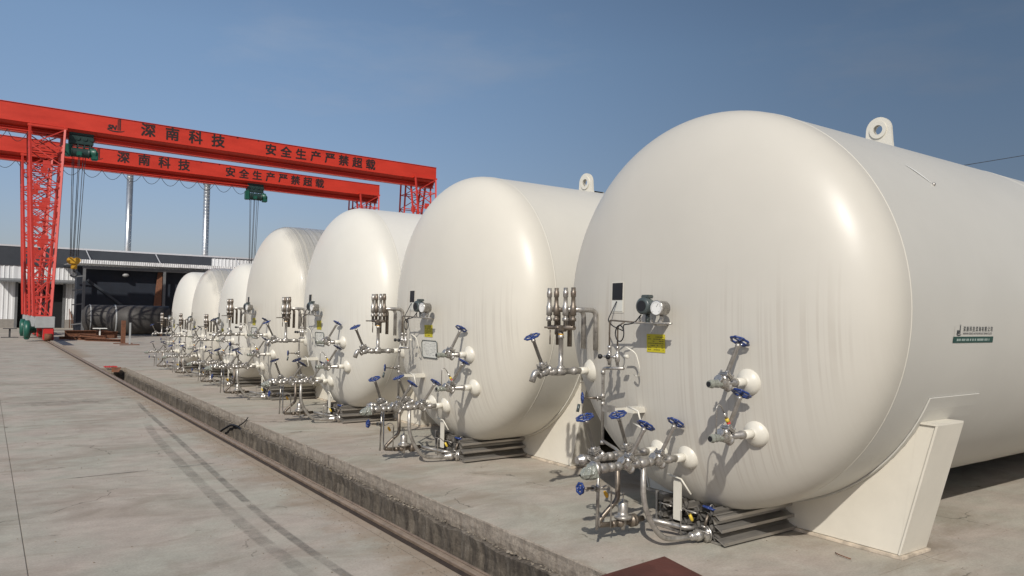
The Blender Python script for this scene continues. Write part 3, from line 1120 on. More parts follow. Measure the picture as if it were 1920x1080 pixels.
def make_tank(name, paint=None, far_paint=None):
    root = empty(name, (ORG.x, ORG.y, 0))
    paint = paint or M_tank
    # shell and heads
    n = 128
    prof = head_prof()
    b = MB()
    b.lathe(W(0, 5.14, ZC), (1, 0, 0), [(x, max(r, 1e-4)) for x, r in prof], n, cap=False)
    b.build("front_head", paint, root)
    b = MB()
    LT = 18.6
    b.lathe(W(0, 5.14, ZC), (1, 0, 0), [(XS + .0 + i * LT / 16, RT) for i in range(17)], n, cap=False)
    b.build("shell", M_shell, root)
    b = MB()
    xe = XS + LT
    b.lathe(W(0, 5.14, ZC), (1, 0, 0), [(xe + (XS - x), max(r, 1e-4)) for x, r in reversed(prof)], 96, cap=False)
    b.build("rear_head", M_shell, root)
    for xw in (XS + 0.004, XS + 4.35, XS + 8.8):
        b = MB()
        b.lathe(W(xw - .011, 5.14, ZC), (1, 0, 0), [(0, RT - .002), (.004, RT + .0015), (.011, RT + .003), (.018, RT + .0015), (.022, RT - .002)], n, cap=False)
        b.build("weld_seam", M_seam, root)
    # saddles with wear plate
    for xa_, front in ((6.87, True), (15.6, False)):
        x1_ = xa_ + 0.44
        hw, zt = 1.575, 1.17
        yo_t = 1.94
        # wear plate: band of the circle from -th to th (about straight down), running further up than the saddle
        th = math.acos((ZC - 1.49) / RT)
        b = MB()
        m_ = 40
        vs, fs = [], []
        for i in range(m_ + 1):
            a = -th + 2 * th * i / m_
            for (xx, rr) in ((xa_ - .07, RT + .003), (xa_ - .07, RT + .016), (xa_ + 0.87, RT + .016), (xa_ + 0.87, RT + .003)):
                vs.append(W(xx, 5.14 + rr * sin(a), ZC - rr * cos(a)))
        for i in range(m_):
            for k in range(3):
                q_ = i * 4 + k
                fs.append((q_, q_ + 1, q_ + 5, q_ + 4))
        fs += [(0, 1, 2, 3), (m_ * 4, m_ * 4 + 3, m_ * 4 + 2, m_ * 4 + 1)]
        b.add(vs, fs)
        b.build("wear_plate", M_shell, root)
        # web plates (front and back) following the circle
        rr = RT + .017
        t2 = math.acos((ZC - zt) / rr)
        arcp = []
        for i in range(25):
            a = t2 - 2 * t2 * i / 24
            arcp.append((rr * sin(a), ZC - rr * cos(a)))
        poly = [(-hw + .02, 0.035), (hw - .02, 0.035)] + arcp
        poly = [(u + 5.14 - ORG.y, v) for u, v in poly]
        for xx in (xa_, x1_ - .016):
            b = MB()
            nn = len(poly)
            ye, ze = yo_t - .05, arcp[0][1] + .07
            for s_ in (-1, 1):
                q3 = [(s_ * (hw - .02), .035), (s_ * ye, ze), (s_ * (arcp[0][0] - .06), ze), (s_ * arcp[0][0], arcp[0][1])]
                b.prism(q3 if s_ > 0 else q3[::-1], 0, xx - ORG.x + .001, xx + .015 - ORG.x)
            # strip triangulation between base line and arc
            vs = []
            k_ = len(arcp)
            for i, (u, v) in enumerate(arcp):
                f = i / (k_ - 1)
                ub = (hw - .02) * (1 - 2 * f)
                for dx in (0, .016):
                    vs.append((xx + dx - ORG.x, ub, 0.035))
                    vs.append((xx + dx - ORG.x, u, v))
            fs = []
            for i in range(k_ - 1):
                o = i * 4
                fs += [(o, o + 4, o + 5, o + 1), (o + 2, o + 3, o + 7, o + 6)]
            b.add(vs, fs)
            b.build("saddle_web", M_saddle, root)
        # flared side plates
        for s in (-1, 1):
            ut, vt = arcp[0][0] + 0.0, arcp[0][1]
            b = MB()
            ub = hw
            w = .02
            yt = yo_t - 0.03
            pts = [(s * (ub - w), .035), (s * ub, .035), (s * yt, vt + .07), (s * (yt - w), vt + .07)]
            b.prism(pts if s > 0 else pts[::-1], 0, xa_ - .018 - ORG.x, x1_ + .02 - ORG.x)
            b.build("saddle_side_plate", M_saddle, root)
            b = MB()
            c_ = [(s * yt, vt + .071), (s * (yt - w), vt + .071), (s * (ut - .10), vt + .075), (s * (ut - .10), vt + .092), (s * yt, vt + .09)]
            b.prism(c_, 0, xa_ - .018 - ORG.x, x1_ + .02 - ORG.x)
            b.build("saddle_cap", M_saddle, root)
        MB().box((xa_ - .03 - ORG.x, -hw - .03, 0.0), (x1_ + .05 - ORG.x, hw + .03, 0.030), .004).build("base_plate", M_basepl, root)
    # lifting lugs on top, plates set across the shell
    for xl in (9.37, 19.4):
        zt = ZC + RT
        rh, ro, hc, nn = .062, .165, .345, 32
        outer, inner = [], []
        for i in range(nn):
            a = 2 * pi * i / nn
            inner.append((rh * cos(a), hc + rh * sin(a)))
            if sin(a) >= -0.05:
                outer.append((ro * cos(a), hc + ro * sin(a)))
            else:
                c_ = cos(a)
                outer.append((max(-.20, min(.20, c_ * .30)) if abs(c_) < .9 else math.copysign(.178, c_), -.02 if abs(c_) < .9 else .16))
        b = MB()
        vs = []
        for dx in (-.02, .02):
            vs += [(dx, u, v) for u, v in outer] + [(dx, u, v) for u, v in inner]
        fs = []
        for i in range(nn):
            j = (i + 1) % nn
            fs += [(i, j, nn + j, nn + i), (2 * nn + i, 3 * nn + i, 3 * nn + j, 2 * nn + j), (i, 2 * nn + i, 2 * nn + j, j), (nn + i, nn + j, 3 * nn + j, 3 * nn + i)]
        b.add([Vector(v) + W(xl, 5.13, zt) for v in vs], fs)
        b.build("lifting_lug", M_white, root)
        b = MB()
        vs, fs = [], []
        for dx in (-.038, .038):
            for rr_ in (rh, .112):
                vs += [Vector((dx, rr_ * cos(2 * pi * i / nn), hc + rr_ * sin(2 * pi * i / nn))) + W(xl, 5.13, zt) for i in range(nn)]
        for i in range(nn):
            j = (i + 1) % nn
            fs += [(i, j, nn + j, nn + i), (2 * nn + i, 3 * nn + i, 3 * nn + j, 2 * nn + j), (nn + i, nn + j, 3 * nn + j, 3 * nn + i), (i, 2 * nn + i, 2 * nn + j, j)]
        b.add(vs, fs)
        b.build("lug_boss", M_white, root)
        b = MB()
        vs, fs = [], []
        for i in range(13):
            a = -.17 + .34 * i / 12
            for (xx, rr_) in ((-.11, RT + .002), (-.11, RT + .022), (.11, RT + .022), (.11, RT + .002)):
                vs.append(W(xl + xx, 5.14 + rr_ * sin(a), ZC + rr_ * cos(a)))
        for i in range(12):
            for k in range(3):
                q_ = i * 4 + k
                fs.append((q_, q_ + 1, q_ + 5, q_ + 4))
        b.add(vs, fs)
        b.build("lug_pad", M_white, root)

    # ---------------- pipework on the head
    # upper right and lower right single lines
    for (yy, zz, wrapped) in ((4.22, 1.60, 0), (4.20, 1.145, 1)):
        xn = nozzle(root, yy, zz)
        b = fittings(xn + .05, 5.10, yy, zz, .030, [(xn - .02, 'c')])
        b.build("pipe", M_steel, root)
        valve(root, (5.20, yy, zz), (.52, 0, .86))
        b = MB()
        rnd = random.Random(int(yy * 100))
        prof_ = [(0, .034)] + [(.012 + .014 * i, .033 + rnd.uniform(-.003, .006)) for i in range(9)] + [(.15, .030)]
        b.lathe(W(5.165, yy, zz), (-1, 0, 0), prof_, 12, smooth=False)
        if wrapped:
            b.build("plastic_wrap", M_wrap, root)
        else:
            b.build("plastic_wrap", M_wrap, root)
        MB().lathe(W(5.012, yy, zz), (-1, 0, 0), [(0, .022), (.004, .022)], 12).build("pipe_mouth", M_black, root)
    # purge gooseneck with red and yellow tags on the lower line
    b = MB()
    b.tube(smooth_path([W(5.09, 4.20, 1.17), W(5.09, 4.20, 1.40), W(5.115, 4.20, 1.425), W(5.15, 4.20, 1.41), W(5.19, 4.20, 1.35)], .03), .006, 6)
    b.build("purge_tube", M_steel, root)
    d = Vector((.045, 0, -.07)).normalized()
    MB().lathe(W(5.19, 4.20, 1.35), d, [(0, .009), (.02, .012), (.022, .014), (.05, .014)], 8).build("purge_fitting", M_steel2, root)
    MB().lathe(W(5.222, 4.20, 1.30), d, [(0, .016), (.03, .019), (.032, .015)], 8).build("yellow_sleeve", M_yellow2, root)
    MB().lathe(W(5.241, 4.20, 1.271), d, [(0, .016), (.035, .018), (.045, .010)], 8).build("red_tag", M_red_tag, root)

    # front and back manifolds
    xn = nozzle(root, 4.98, .813)
    b = fittings(xn + .05, 4.42, 4.98, .813, .031, [(5.36, 'c'), (5.10, 'c'), (5.02, 't'), (4.93, 'c'), (4.70, 'c'), (4.62, 'c'), (4.52, 't')])
    b.build("manifold_pipe", M_steel, root)
    valve(root, (5.20, 4.98, .813), (.58, 0, .80))
    valve(root, (4.80, 4.98, .813), (.58, 0, .80))
    xn = nozzle(root, 5.35, .82)
    b = fittings(xn + .05, 4.62, 5.35, .82, .031, [(5.40, 'c'), (5.04, 't'), (4.94, 'c'), (4.86, 'c'), (4.66, 'c')])
    b.build("manifold_pipe", M_steel, root)
    valve(root, (5.19, 5.35, .82), (-.36, 0, .93))
    valve(root, (4.77, 5.35, .82), (-.36, 0, .93))
    # wrapped flange at the end of the front manifold
    b = MB()
    b.lathe(W(4.46, 4.98, .813), (-1, 0, 0), [(0, .036), (.01, .066), (.035, .066), (.04, .075), (.058, .075), (.062, .05), (.09, .045)], 18)
    b.build("coupling", M_steel2, root)
    rnd = random.Random(3)
    b = MB()
    nn, mm_ = 12, 9
    vs, fs = [], []
    for i in range(mm_):
        t = i / (mm_ - 1)
        for k in range(nn):
            a = 2 * pi * k / nn
            rr_ = (.075 * (1 - t) ** .6 + .012) * rnd.uniform(.75, 1.12)
            vs.append(W(4.405 - .15 * t, 4.98 + rr_ * cos(a), .800 - .02 * t + rr_ * .9 * sin(a)))
    for i in range(mm_ - 1):
        for k in range(nn):
            fs.append((i * nn + k, i * nn + (k + 1) % nn, (i + 1) * nn + (k + 1) % nn, (i + 1) * nn + k))
    b.add(vs, fs)
    b.build("plastic_wrap", M_wrap, root)
    b = MB()
    b.lathe(W(4.63, 5.35, .82), (-1, 0, 0), [(0, .035), (.01, .05), (.05, .052), (.055, .036), (.10, .034)], 14)
    b.build("coupling", M_steel2, root)
    # link between both manifolds
    b = MB()
    b.tube([W(4.62, 4.98, .813), W(4.62, 5.16, .80), W(4.66, 5.35, .82)], .020, 8)
    b.tube([W(5.02, 4.98, .78), W(5.02, 5.16, .77), W(5.04, 5.35, .79)], .018, 8)
    b.build("cross_pipe", M_steel, root)
    # downcomers
    b = MB()
    b.tube(smooth_path([W(5.02, 4.98, .80), W(5.02, 4.98, .46), W(5.12, 4.97, .24), W(5.25, 4.95, .09), W(5.48, 4.92, .065), W(5.72, 4.88, .075)], .12, 6), .026, 12)
    b.build("feed_pipe", M_steel, root)
    b = MB()
    b.tube(smooth_path([W(5.04, 5.35, .80), W(5.05, 5.35, .40), W(4.88, 5.40, .23), W(4.84, 5.40, .17), W(5.02, 5.38, .16)], .05, 5), .025, 12)
    b.build("bypass_pipe", M_brown, root)
    b = MB()
    b.lathe(W(5.00, 5.38, .16), (1, 0, 0), [(0, .034), (.05, .034), (.052, .027), (.09, .027), (.09, .04), (.12, .045), (.16, .04), (.21, .03), (.25, .03), (.25, .062), (.272, .062), (.275, .045), (.29, .062), (.31, .062), (.31, .03), (.42, .028)], 16)
    b.build("bypass_pipe", M_brown, root)
    # pressure regulator
    b = MB()
    b.lathe(W(5.14, 5.37, .09), (0, 0, 1), [(0, .018), (.03, .022), (.05, .035), (.10, .035), (.11, .085), (.13, .09), (.14, .085), (.145, .056), (.18, .052), (.26, .050), (.268, .042), (.275, .016), (.29, .014), (.30, .006), (.345, .006), (.348, .012), (.356, .012)], 18)
    b.build("pressure_regulator", M_steel, root)
    # drain line with small horizontal handwheel
    b = MB()
    b.cyl(W(4.73, 5.27, .80), W(4.71, 5.27, .18), .013, 8)
    b.build("drain_pipe", M_steel, root)
    valve(root, (4.72, 5.27, .56), (-1, 0, .10), big=False, pipe=(0, 0, 1))
    b = MB()
    b.tube(smooth_path([W(4.80, 5.35, .80), W(4.80, 5.35, .30), W(4.80, 5.33, .18)], .03), .011, 8)
    b.tube(smooth_path([W(4.80, 5.35, .52), W(4.90, 5.33, .56), W(4.95, 5.33, .52), W(4.95, 5.34, .14)], .03), .009, 6)
    b.build("drain_pipe", M_steel, root)
    MB().lathe(W(4.86, 5.33, .50), (.5, 0, -.8), [(0, .012), (.02, .018), (.06, .018), (.07, .01)], 8).build("drain_cap", M_hook, root)
    # small purge fittings by the evaporator inlet, with yellow tags
    for (x0_, y0_, z0_, x1_, z1_) in ((5.46, 4.92, .10, 5.60, .20), (5.80, 4.86, .12, 5.86, .20)):
        b = MB()
        b.tube(smooth_path([W(x0_, y0_, z0_), W(x0_, y0_, .33), W(x0_ + .03, y0_, .355), W(x0_ + .06, y0_, .33), W(x1_, y0_, z1_ + .06)], .025), .006, 6)
        b.build("purge_tube", M_steel, root)
        MB().lathe(W(x1_ - .015, y0_, z1_ + .075), (.5, 0, -.85), [(0, .014), (.04, .017), (.06, .017), (.075, .012)], 8).build("yellow_sleeve", M_yellow2, root)
    # inlet flange and valve
    b = MB()
    b.lathe(W(5.56, 4.90, .075), (1, -.16, .03), [(0, .03), (.02, .042), (.07, .042), (.08, .055), (.13, .055), (.14, .035), (.17, .035), (.17, .082), (.188, .082), (.190, .06), (.196, .082), (.214, .082), (.214, .032), (.33, .030)], 20)
    b.build("inlet_flange", M_steel2, root)
    v = valve(root, (5.71, 4.87, .09), (.30, -.1, .93), big=False)
    v.scale = (1.3, 1.3, 1.15)

    # safety relief stack on the left of the head
    xn = nozzle(root, 6.40, 1.55, .130)
    b = fittings(xn + .05, 4.99, 6.40, 1.55, .034, [(5.36, 'c'), (5.17, 't'), (5.07, 'c')])
    b.build("pipe", M_steel, root)
    valve(root, (4.95, 6.40, 1.55), (-.42, 0, .90))
    b = MB()
    b.tube(smooth_path([W(4.88, 6.40, 1.55), W(4.82, 6.40, 1.55), W(4.78, 6.40, 1.45)], .05, 6), .034, 12)
    b.build("spout", M_steel2, root)
    b = MB()
    b.lathe(W(5.17, 6.40, 1.55), (0, 0, 1), [(0, .045), (.06, .040), (.065, .026), (.36, .026), (.362, .034), (.39, .034), (.40, .026), (.44, .024)], 14)
    b.build("riser", M_steel, root)
    MB().lathe(W(5.17, 6.40, 1.93), (0, 0, 1), [(0, .030), (.03, .030), (.035, .024)], 6, smooth=False).build("brass_union", M_hook, root)
    b = MB()
    b.box(W(5.13, 6.33, 1.985), W(5.21, 6.47, 2.055), .012)
    b.lathe(W(5.17, 6.62, 2.03), (0, -1, 0), [(0, .026), (.44, .026)], 12)
    b.lathe(W(5.17, 6.40, 2.03), (-1, .25, 0), [(0, .018), (.06, .018), (.062, .010), (.20, .010)], 8)
    b.build("diverter", M_brown, root)
    b = MB()
    for dy in (.05, .11):
        b.lathe(W(5.16, 6.37 + dy, 1.95), (0, 0, 1), [(0, .014), (.04, .016), (.05, .01)], 8)
    b.cyl(W(5.15, 6.57, 2.0), W(5.15, 6.57, 1.84), .008, 6)
    b.build("bleed_valve", M_brown, root)
    for k, yy in enumerate((6.615, 6.49, 6.33, 6.20)):
        b = MB()
        b.lathe(W(5.17, yy, 2.03), (0, 0, 1), [(0, .022), (.07, .022), (.072, .034), (.105, .034), (.108, .022), (.13, .022), (.135, .034), (.235, .034), (.245, .025), (.33, .022), (.335, .029), (.395, .029), (.40, .024), (.435, .024)], 12)
        b.build("relief_valve", M_brown if k in (1, 3) else M_steel, root)
        MB().lathe(W(5.17, yy, 2.385), (0, 0, 1), [(0, .029), (.03, .029)], 10).build("red_seal_ring", M_rust, root)
        x2 = 5.30 + .065 * k
        b = MB()
        b.tube(smooth_path([W(5.17, yy, 2.225), W(x2, yy, 2.225), W(x2, yy, 1.83 - .015 * k)], .08, 6), .027, 12)
        b.build("discharge_pipe", M_brown if k < 2 else M_steel, root)

    # instruments
    b = MB()
    b.lathe(W(5.36, 5.22, 2.265), (-1, -.10, 0), [(0, .055), (.05, .075), (.09, .082), (.15, .082), (.155, .072), (.165, .060)], 24)
    b.box(W(5.25, 5.17, 2.34), W(5.33, 5.27, 2.375), .008)
    b.lathe(W(5.30, 5.22, 2.20), (0, 0, -1), [(0, .026), (.10, .022)], 10)
    t_ = b.build("transmitter", M_dgrey, root)
    MB().lathe(W(5.195, 5.2035, 2.265), (-1, -.10, 0), [(0, .052), (.004, .052)], 20).build("display_window", M_black, t_)
    b = MB()
    b.lathe(W(5.33, 5.03, 2.245), (-1, -.12, 0), [(0, .070), (.115, .070), (.118, .074), (.128, .074), (.130, .066)], 28)
    b.lathe(W(5.29, 5.03, 2.18), (0, 0, -1), [(0, .016), (.05, .02), (.07, .012)], 8)
    g_ = b.build("pressure_gauge", M_steel2, root)
    MB().lathe(W(5.202, 5.0147, 2.245), (-1, -.12, 0), [(0, .064), (.003, .064)], 28).build("dial", M_glass, g_)
    b = MB()
    dv = Vector((-1, -.12, 0)).normalized()
    side = dv.cross(Vector((0, 0, 1))).normalized()
    oc = W(5.197, 5.0141, 2.245)
    for k in range(21):
        a = radians(-135 + 270 * k / 20)
        u = side * sin(a) + Vector((0, 0, 1)) * cos(a)
        b.bar(oc + u * (.050 if k % 5 else .044), oc + u * .057, .0022, .001)
    b.bar(oc - (side * .5 + Vector((0, 0, -.85))) * .012, oc + (side * .5 + Vector((0, 0, -.85))) * -.045, .004, .001)
    b.build("dial_marks", M_black, g_)
    # instrument shelf, sensing tubes
    b = MB()
    b.tube(smooth_path([W(5.25, 5.71, 1.78), W(5.25, 5.71, 2.12), W(5.25, 5.2, 2.10)], .025), .0085, 8)
    b.tube(smooth_path([W(5.25, 5.59, 1.78), W(5.25, 5.59, 2.06), W(5.25, 5.50, 2.10)], .03), .0085, 8)
    b.build("sensing_tube", M_brown, root)
    b = MB()
    b.box(W(5.235, 4.90, 2.095), W(5.305, 5.36, 2.105))
    b.box(W(5.30, 5.10, 2.075), W(5.48, 5.135, 2.094))
    b.lathe(W(5.27, 5.40, 2.10), (0, -1, 0), [(0, .010), (.52, .010)], 8)
    b.build("instrument_shelf", M_steel, root)
    for yy in (5.30, 5.14, 5.02):
        MB().lathe(W(5.27, yy, 2.10), (0, 0, 1), [(0, .016), (.025, .016), (.03, .01), (.07, .01)], 6, smooth=False).build("gauge_fitting", M_steel2, root)
    for yy in (5.71, 5.59):
        b = MB()
        b.lathe(W(5.25, yy, 1.66), (0, 0, 1), [(0, .015), (.04, .018), (.045, .026), (.12, .026), (.125, .014), (.17, .014), (.175, .02), (.20, .02)], 10)
        b.lathe(W(5.25, yy, 1.75), (-1, .2, 0), [(0, .016), (.05, .016), (.05, .010), (.10, .010)], 8)
        o_ = b.build("needle_valve", M_steel2, root)
        MB().lathe(W(5.16, yy + .02, 1.75), (-1, .2, 0), [(0, .020), (.012, .026), (.03, .024), (.035, .016)], 12).build("knob", M_black, o_)
    MB().lathe(W(5.28, 5.52, 1.76), (0, -1, 0), [(0, .02), (.05, .02), (.055, .012)], 10).build("white_knob", M_white, root)
    b = MB()
    b.tube(smooth_path([W(5.25, 5.50, 1.64), W(5.25, 5.80, 1.625), W(5.25, 5.80, .86)], .04), .0165, 10)
    for zz in (1.60, 1.36, 1.28, .88):
        b.lathe(W(5.25, 5.80, zz), (0, 0, -1), [(0, .024), (.04, .024)], 10)
    b.tube([W(5.25, 5.80, .88), W(5.20, 5.55, .84), W(5.10, 5.37, .83)], .0165, 8)
    b.build("gauge_line", M_steel, root)
    valve(root, (5.25, 5.80, 1.315), (-.9, .55, 0), big=False, pipe=(0, 0, 1))
    MB().cyl(W(5.10, 6.0, 1.24), W(5.08, 6.0, 1.16), .016, 8).build("seal_tag", M_dgrey, root)
    # white liquid line hose
    b = MB()
    b.tube(smooth_path([W(5.29, 5.50, 1.85), W(5.34, 5.42, 1.80), W(5.36, 5.38, 1.65), W(5.40, 5.44, 1.55), W(5.42, 5.52, 1.57)], .06, 6), .008, 6)
    b.build("white_hose", M_white, root)
    # black signal cable with a loop
    pts = []
    p0 = surf_pt(5.83, 2.32, .02)
    pts += [p0, Vector((5.42, 5.86, 2.22)), Vector((5.36, 5.86, 2.12)), Vector((5.30, 5.72, 2.06))]
    for k in range(15):
        a = pi * .9 - 2 * pi * k / 14
        pts.append(Vector((5.22, 5.53 + .062 * cos(a), 1.99 + .082 * sin(a))))
    pts += [Vector((5.22, 5.48, 2.08)), Vector((5.22, 5.40, 2.085)), Vector((5.24, 5.34, 2.10)), Vector((5.27, 5.28, 2.18))]
    b = MB()
    b.tube([W(*p) for p in smooth_path(pts, .04, 3)], .0065, 6)
    b.build("signal_cable", M_black, root)

    # label plates, laid on the head surface
    def patch(nm, y0_, y1_, z0_, z1_, m, off, parent=root, n_=6, lean=0.0):
        vs, fs = [], []
        for i in range(n_ + 1):
            for j in range(n_ + 1):
                yy = y0_ + (y1_ - y0_) * i / n_
                zz = z0_ + (z1_ - z0_) * j / n_ + lean * (i / n_)
                vs.append(W(*surf_pt(yy, zz, off)))
        m2 = len(vs)
        for i in range(n_ + 1):
            for j in range(n_ + 1):
                yy = y0_ + (y1_ - y0_) * i / n_
                zz = z0_ + (z1_ - z0_) * j / n_ + lean * (i / n_)
                vs.append(W(*surf_pt(yy, zz, off - .003)))
        k_ = n_ + 1
        for i in range(n_):
            for j in range(n_):
                q_ = i * k_ + j
                fs.append((q_, q_ + k_, q_ + k_ + 1, q_ + 1))
        for i in range(n_):
            for (a_, c_) in ((i * k_, (i + 1) * k_), (i * k_ + n_, (i + 1) * k_ + n_), (i, i + 1), (n_ * k_ + i, n_ * k_ + i + 1)):
                fs.append((a_, c_, c_ + m2, a_ + m2))
        return MB().add(vs, fs).build(nm, m, parent)

    pn = patch("instruction_panel", 5.735, 5.935, 2.20, 2.525, M_white, .006)
    patch("black_panel", 5.750, 5.920, 2.335, 2.515, M_black, .010, pn)
    patch("grey_panel", 5.750, 5.920, 2.215, 2.330, M_plate, .010, pn)
    yl = patch("warning_label", 5.135, 5.385, 1.81, 1.99, M_yellow, .006)
    rnd = random.Random(5)
    for k in range(7):
        zz = 1.965 - k * .021
        y_ = 5.365
        while y_ > 5.16:
            w_ = rnd.uniform(.012, .035)
            if rnd.random() < .8:
                patch("print_line", max(5.155, y_ - w_), y_, zz - .007, zz, M_ink, .0075, yl, 1)
            y_ -= w_ + .006
    # clip bracket holding the gauge line
    b = MB()
    b.box(W(5.235, 5.60, 1.18), W(5.265, 5.80, 1.25))
    b.build("clip_plate", M_steel, root)
    ps = surf_pt(5.50, 1.20)
    b = MB()
    b.box(W(5.36, 5.47, 1.185), W(ps.x + .02, 5.575, 1.245), .003)
    b.box(W(5.235, 5.57, 1.195), W(5.40, 5.60, 1.235))
    b.build("bracket", M_white, root)
    b = MB()
    b.tube([W(5.24, 5.42, 1.27), W(5.24, 5.28, 1.24), W(5.26, 5.24, 1.08)], .010, 6)
    b.tube([W(5.26, 5.24, 1.08), W(5.30, 5.40, 1.10)], .010, 6)
    b.build("bracket_arm", M_white, root)
    # evaporator hanger plate
    b = MB()
    b.box(W(5.66, 5.10, .16), W(5.672, 5.20, .55))
    b.build("hanger_plate", M_white, root)
    b = MB()
    b.tube([W(5.62, 5.24, .60), W(5.64, 5.08, .575), W(5.68, 4.99, .44)], .010, 6)
    b.build("hanger_arm", M_white, root)
    return root, patch


def make_vaporizer():
    root = empty("finned_vaporizer", (5.75, 4.72, 0))
    L_ = 1.22

    def star(c, r, m, nm="fin_tube"):
        b = MB()
        poly = []
        nf = 8
        for k in range(nf):
            a = 2 * pi * k / nf + .39
            for (rr_, da) in ((.018, -.30), (r, -.018), (r, .018), (.018, .30)):
                poly.append((c[0] + rr_ * cos(a + da), c[1] + rr_ * sin(a + da)))
        vs = [(0, u, v) for u, v in poly] + [(L_, u, v) for u, v in poly]
        n_ = len(poly)
        fs = [(i, (i + 1) % n_, n_ + (i + 1) % n_, n_ + i) for i in range(n_)]
        b.add(vs, fs)
        return b.build(nm, m, root)
    for j in range(5):
        for k in range(2):
            star((.07 + j * .16, .105 + k * .155), .076, M_alu)
    for x in (.02, L_ - .05):
        MB().box((x, -.02, .005), (x + .03, .799, .028)).build("cross_member", M_alu, root)
        MB().box((x, .80, .005), (x + .03, .825, .36)).build("end_post", M_alu, root)
    # folded outer sheets
    for (z0_, z1_, yo) in ((.02, .075, -.085), (.135, .18, -.055), (.245, .285, -.03)):
        b = MB()
        b.prism([(yo, z0_), (.03, z1_), (.03, z1_ + .006), (yo, z0_ + .012), (yo - .004, z0_ + .03), (yo - .008, z0_ + .03), (yo - .006, z0_)], 0, -.01, L_)
        b.build("side_fin", M_alu, root)
    for j in range(4):
        b = MB()
        b.tube(arc((0, .15 + j * .16, .105 + (j % 2) * .155), .08, 0, pi, 8, 0), .016, 8)
        for v_i in range(len(b.v)):
            x, y_, z_ = b.v[v_i]
            b.v[v_i] = (x - .03 - .05 * (1 - abs(y_ - (.15 + j * .16)) / .1), y_, .105 + (j % 2) * .155 + (z_ - (.105 + (j % 2) * .155)) * .25)
        b.build("return_bend", M_steel, root)
    b = MB()
    b.tube(smooth_path([(-.32, .62, .16), (-.18, .46, .13), (-.12, .30, .12), (-.02, .26, .12)], .06), .026, 10)
    b.build("outlet_pipe", M_steel, root)
    return root


TG = "white storage tanks standing in a row"
VG = "finned vaporizers under the tanks"
tank0, patch = make_tank("storage_tank")
vap0 = make_vaporizer()
TY = [5.14, 9.80, 14.30, 18.72, 22.35, 25.88, 29.10]
TL = ["white storage tank nearest the camera with the company sticker on its side",
      "white storage tank second from the right, lifting lug showing, framed data plate on its head",
      "white storage tank third from the right, bare smooth shoulder below the crane girder ends",
      "full size storage tank with crinkled grey plastic film over its top",
      "smaller clean white storage tank just left of the tall film covered one",
      "smaller storage tank with dull grey plastic film over its shoulder",
      "smallest looking white storage tank at the far left end of the row"]
VL = ["finned aluminium vaporizer under the nearest white tank",
      "finned aluminium vaporizer under the second white tank from the right",
      "finned aluminium vaporizer under the third white tank from the right",
      "finned aluminium vaporizer under the tall film covered tank",
      "finned aluminium vaporizer under the smaller clean white tank",
      "finned aluminium vaporizer under the smaller film covered tank",
      "finned aluminium vaporizer under the last tank at the far left"]
tanks, vaps = [tank0], [vap0]
for i in range(1, 7):
    tanks.append(copy_tree(tank0))
    vaps.append(copy_tree(vap0))
for i, (t, v) in enumerate(zip(tanks, vaps)):
    tag(t, TL[i], "tank", TG)
    tag(v, VL[i], "vaporizer", VG)
    if i < 4:
        t.location = (ORG.x, TY[i], 0)
        v.location = (5.75, TY[i] - .42, 0)
    else:
        s = 0.83
        t.location = (ORG.x - .08, TY[i], 0)
        t.scale = (s, s, s)
        v.location = (ORG.x - .08 - 1.12 * s, TY[i] - .42 * s, 0)
        v.scale = (s, s, s)
    for ch in t.children:
        if i in (2, 4, 6) and ch.name.split('.')[0] in ("front_head", "shell", "rear_head"):
            me = ch.data.copy()
            me.materials[0] = M_tank_clean if ch.name.startswith("front") else M_shell_clean
            ch.data = me

for ch in tanks[1].children:
    if ch.name.split('.')[0] in ("lifting_lug", "lug_boss", "lug_pad"):
        ch.location.x -= 0.95
        if "pad" not in ch.name:
            ch.location.z -= 0.16
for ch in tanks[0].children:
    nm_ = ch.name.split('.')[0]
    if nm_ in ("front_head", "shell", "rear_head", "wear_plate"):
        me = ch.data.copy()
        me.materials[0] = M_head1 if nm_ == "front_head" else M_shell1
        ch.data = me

ME_wheel_dark = ME_wheel.copy()
ME_wheel_dark.materials[0] = mat("navy_handwheel_paint", (0.010, 0.014, 0.045), 0.4)
for i in range(1, 7):
    for v_ in tanks[i].children:
        if v_.name.split('.')[0] != "valve" or not v_.children:
            continue
        v_.matrix_basis = v_.matrix_basis @ Matrix.Rotation(random.uniform(-.10, .10), 4, 'X')
        for h_ in v_.children:
            if h_.name.startswith("handwheel"):
                h_.matrix_basis = h_.matrix_basis @ Matrix.Rotation(random.uniform(0, 2), 4, 'Z')
                if i >= 2 and h_.data == ME_wheel and random.random() < .7:
                    h_.data = ME_wheel_dark

# framed data plate on the heads, clear of the near tank's cables
for i in (1, 2, 3):
    a, b_, c, d = 4.99, 5.46, 1.50, 1.755
    pl = patch("data_plate", a, b_, c, d, M_plate, .012, tanks[i])
    b = MB()
    cs = [W(*surf_pt(y, z, .016)) for y, z in ((a, c + .03), (a, d - .03), (a + .03, d), (b_ - .03, d), (b_, d - .03), (b_, c + .03), (b_ - .03, c), (a + .03, c), (a, c + .03))]
    b.tube(cs, .007, 6)
    b.build("plate_frame", M_dgrey, pl)
    rnd = random.Random(i)
    for k in range(9):
        z = d - .035 - k * .022
        y_ = b_ - .05
        while y_ > a + .08:
            w_ = rnd.uniform(.02, .07)
            if rnd.random() < .7:
                patch("print_line", y_ - w_, y_, z - .006, z, M_plateink, .0135, pl, 1)
            y_ -= w_ + .02

# nearest tank: company sticker on the flank and a small spout on the shoulder
t = tanks[0]


def on_shell(x, z, off):
    a = math.asin((z - ZC) / RT)
    return W(x, 5.14 - (RT + off) * cos(a), ZC + (RT + off) * sin(a)), a


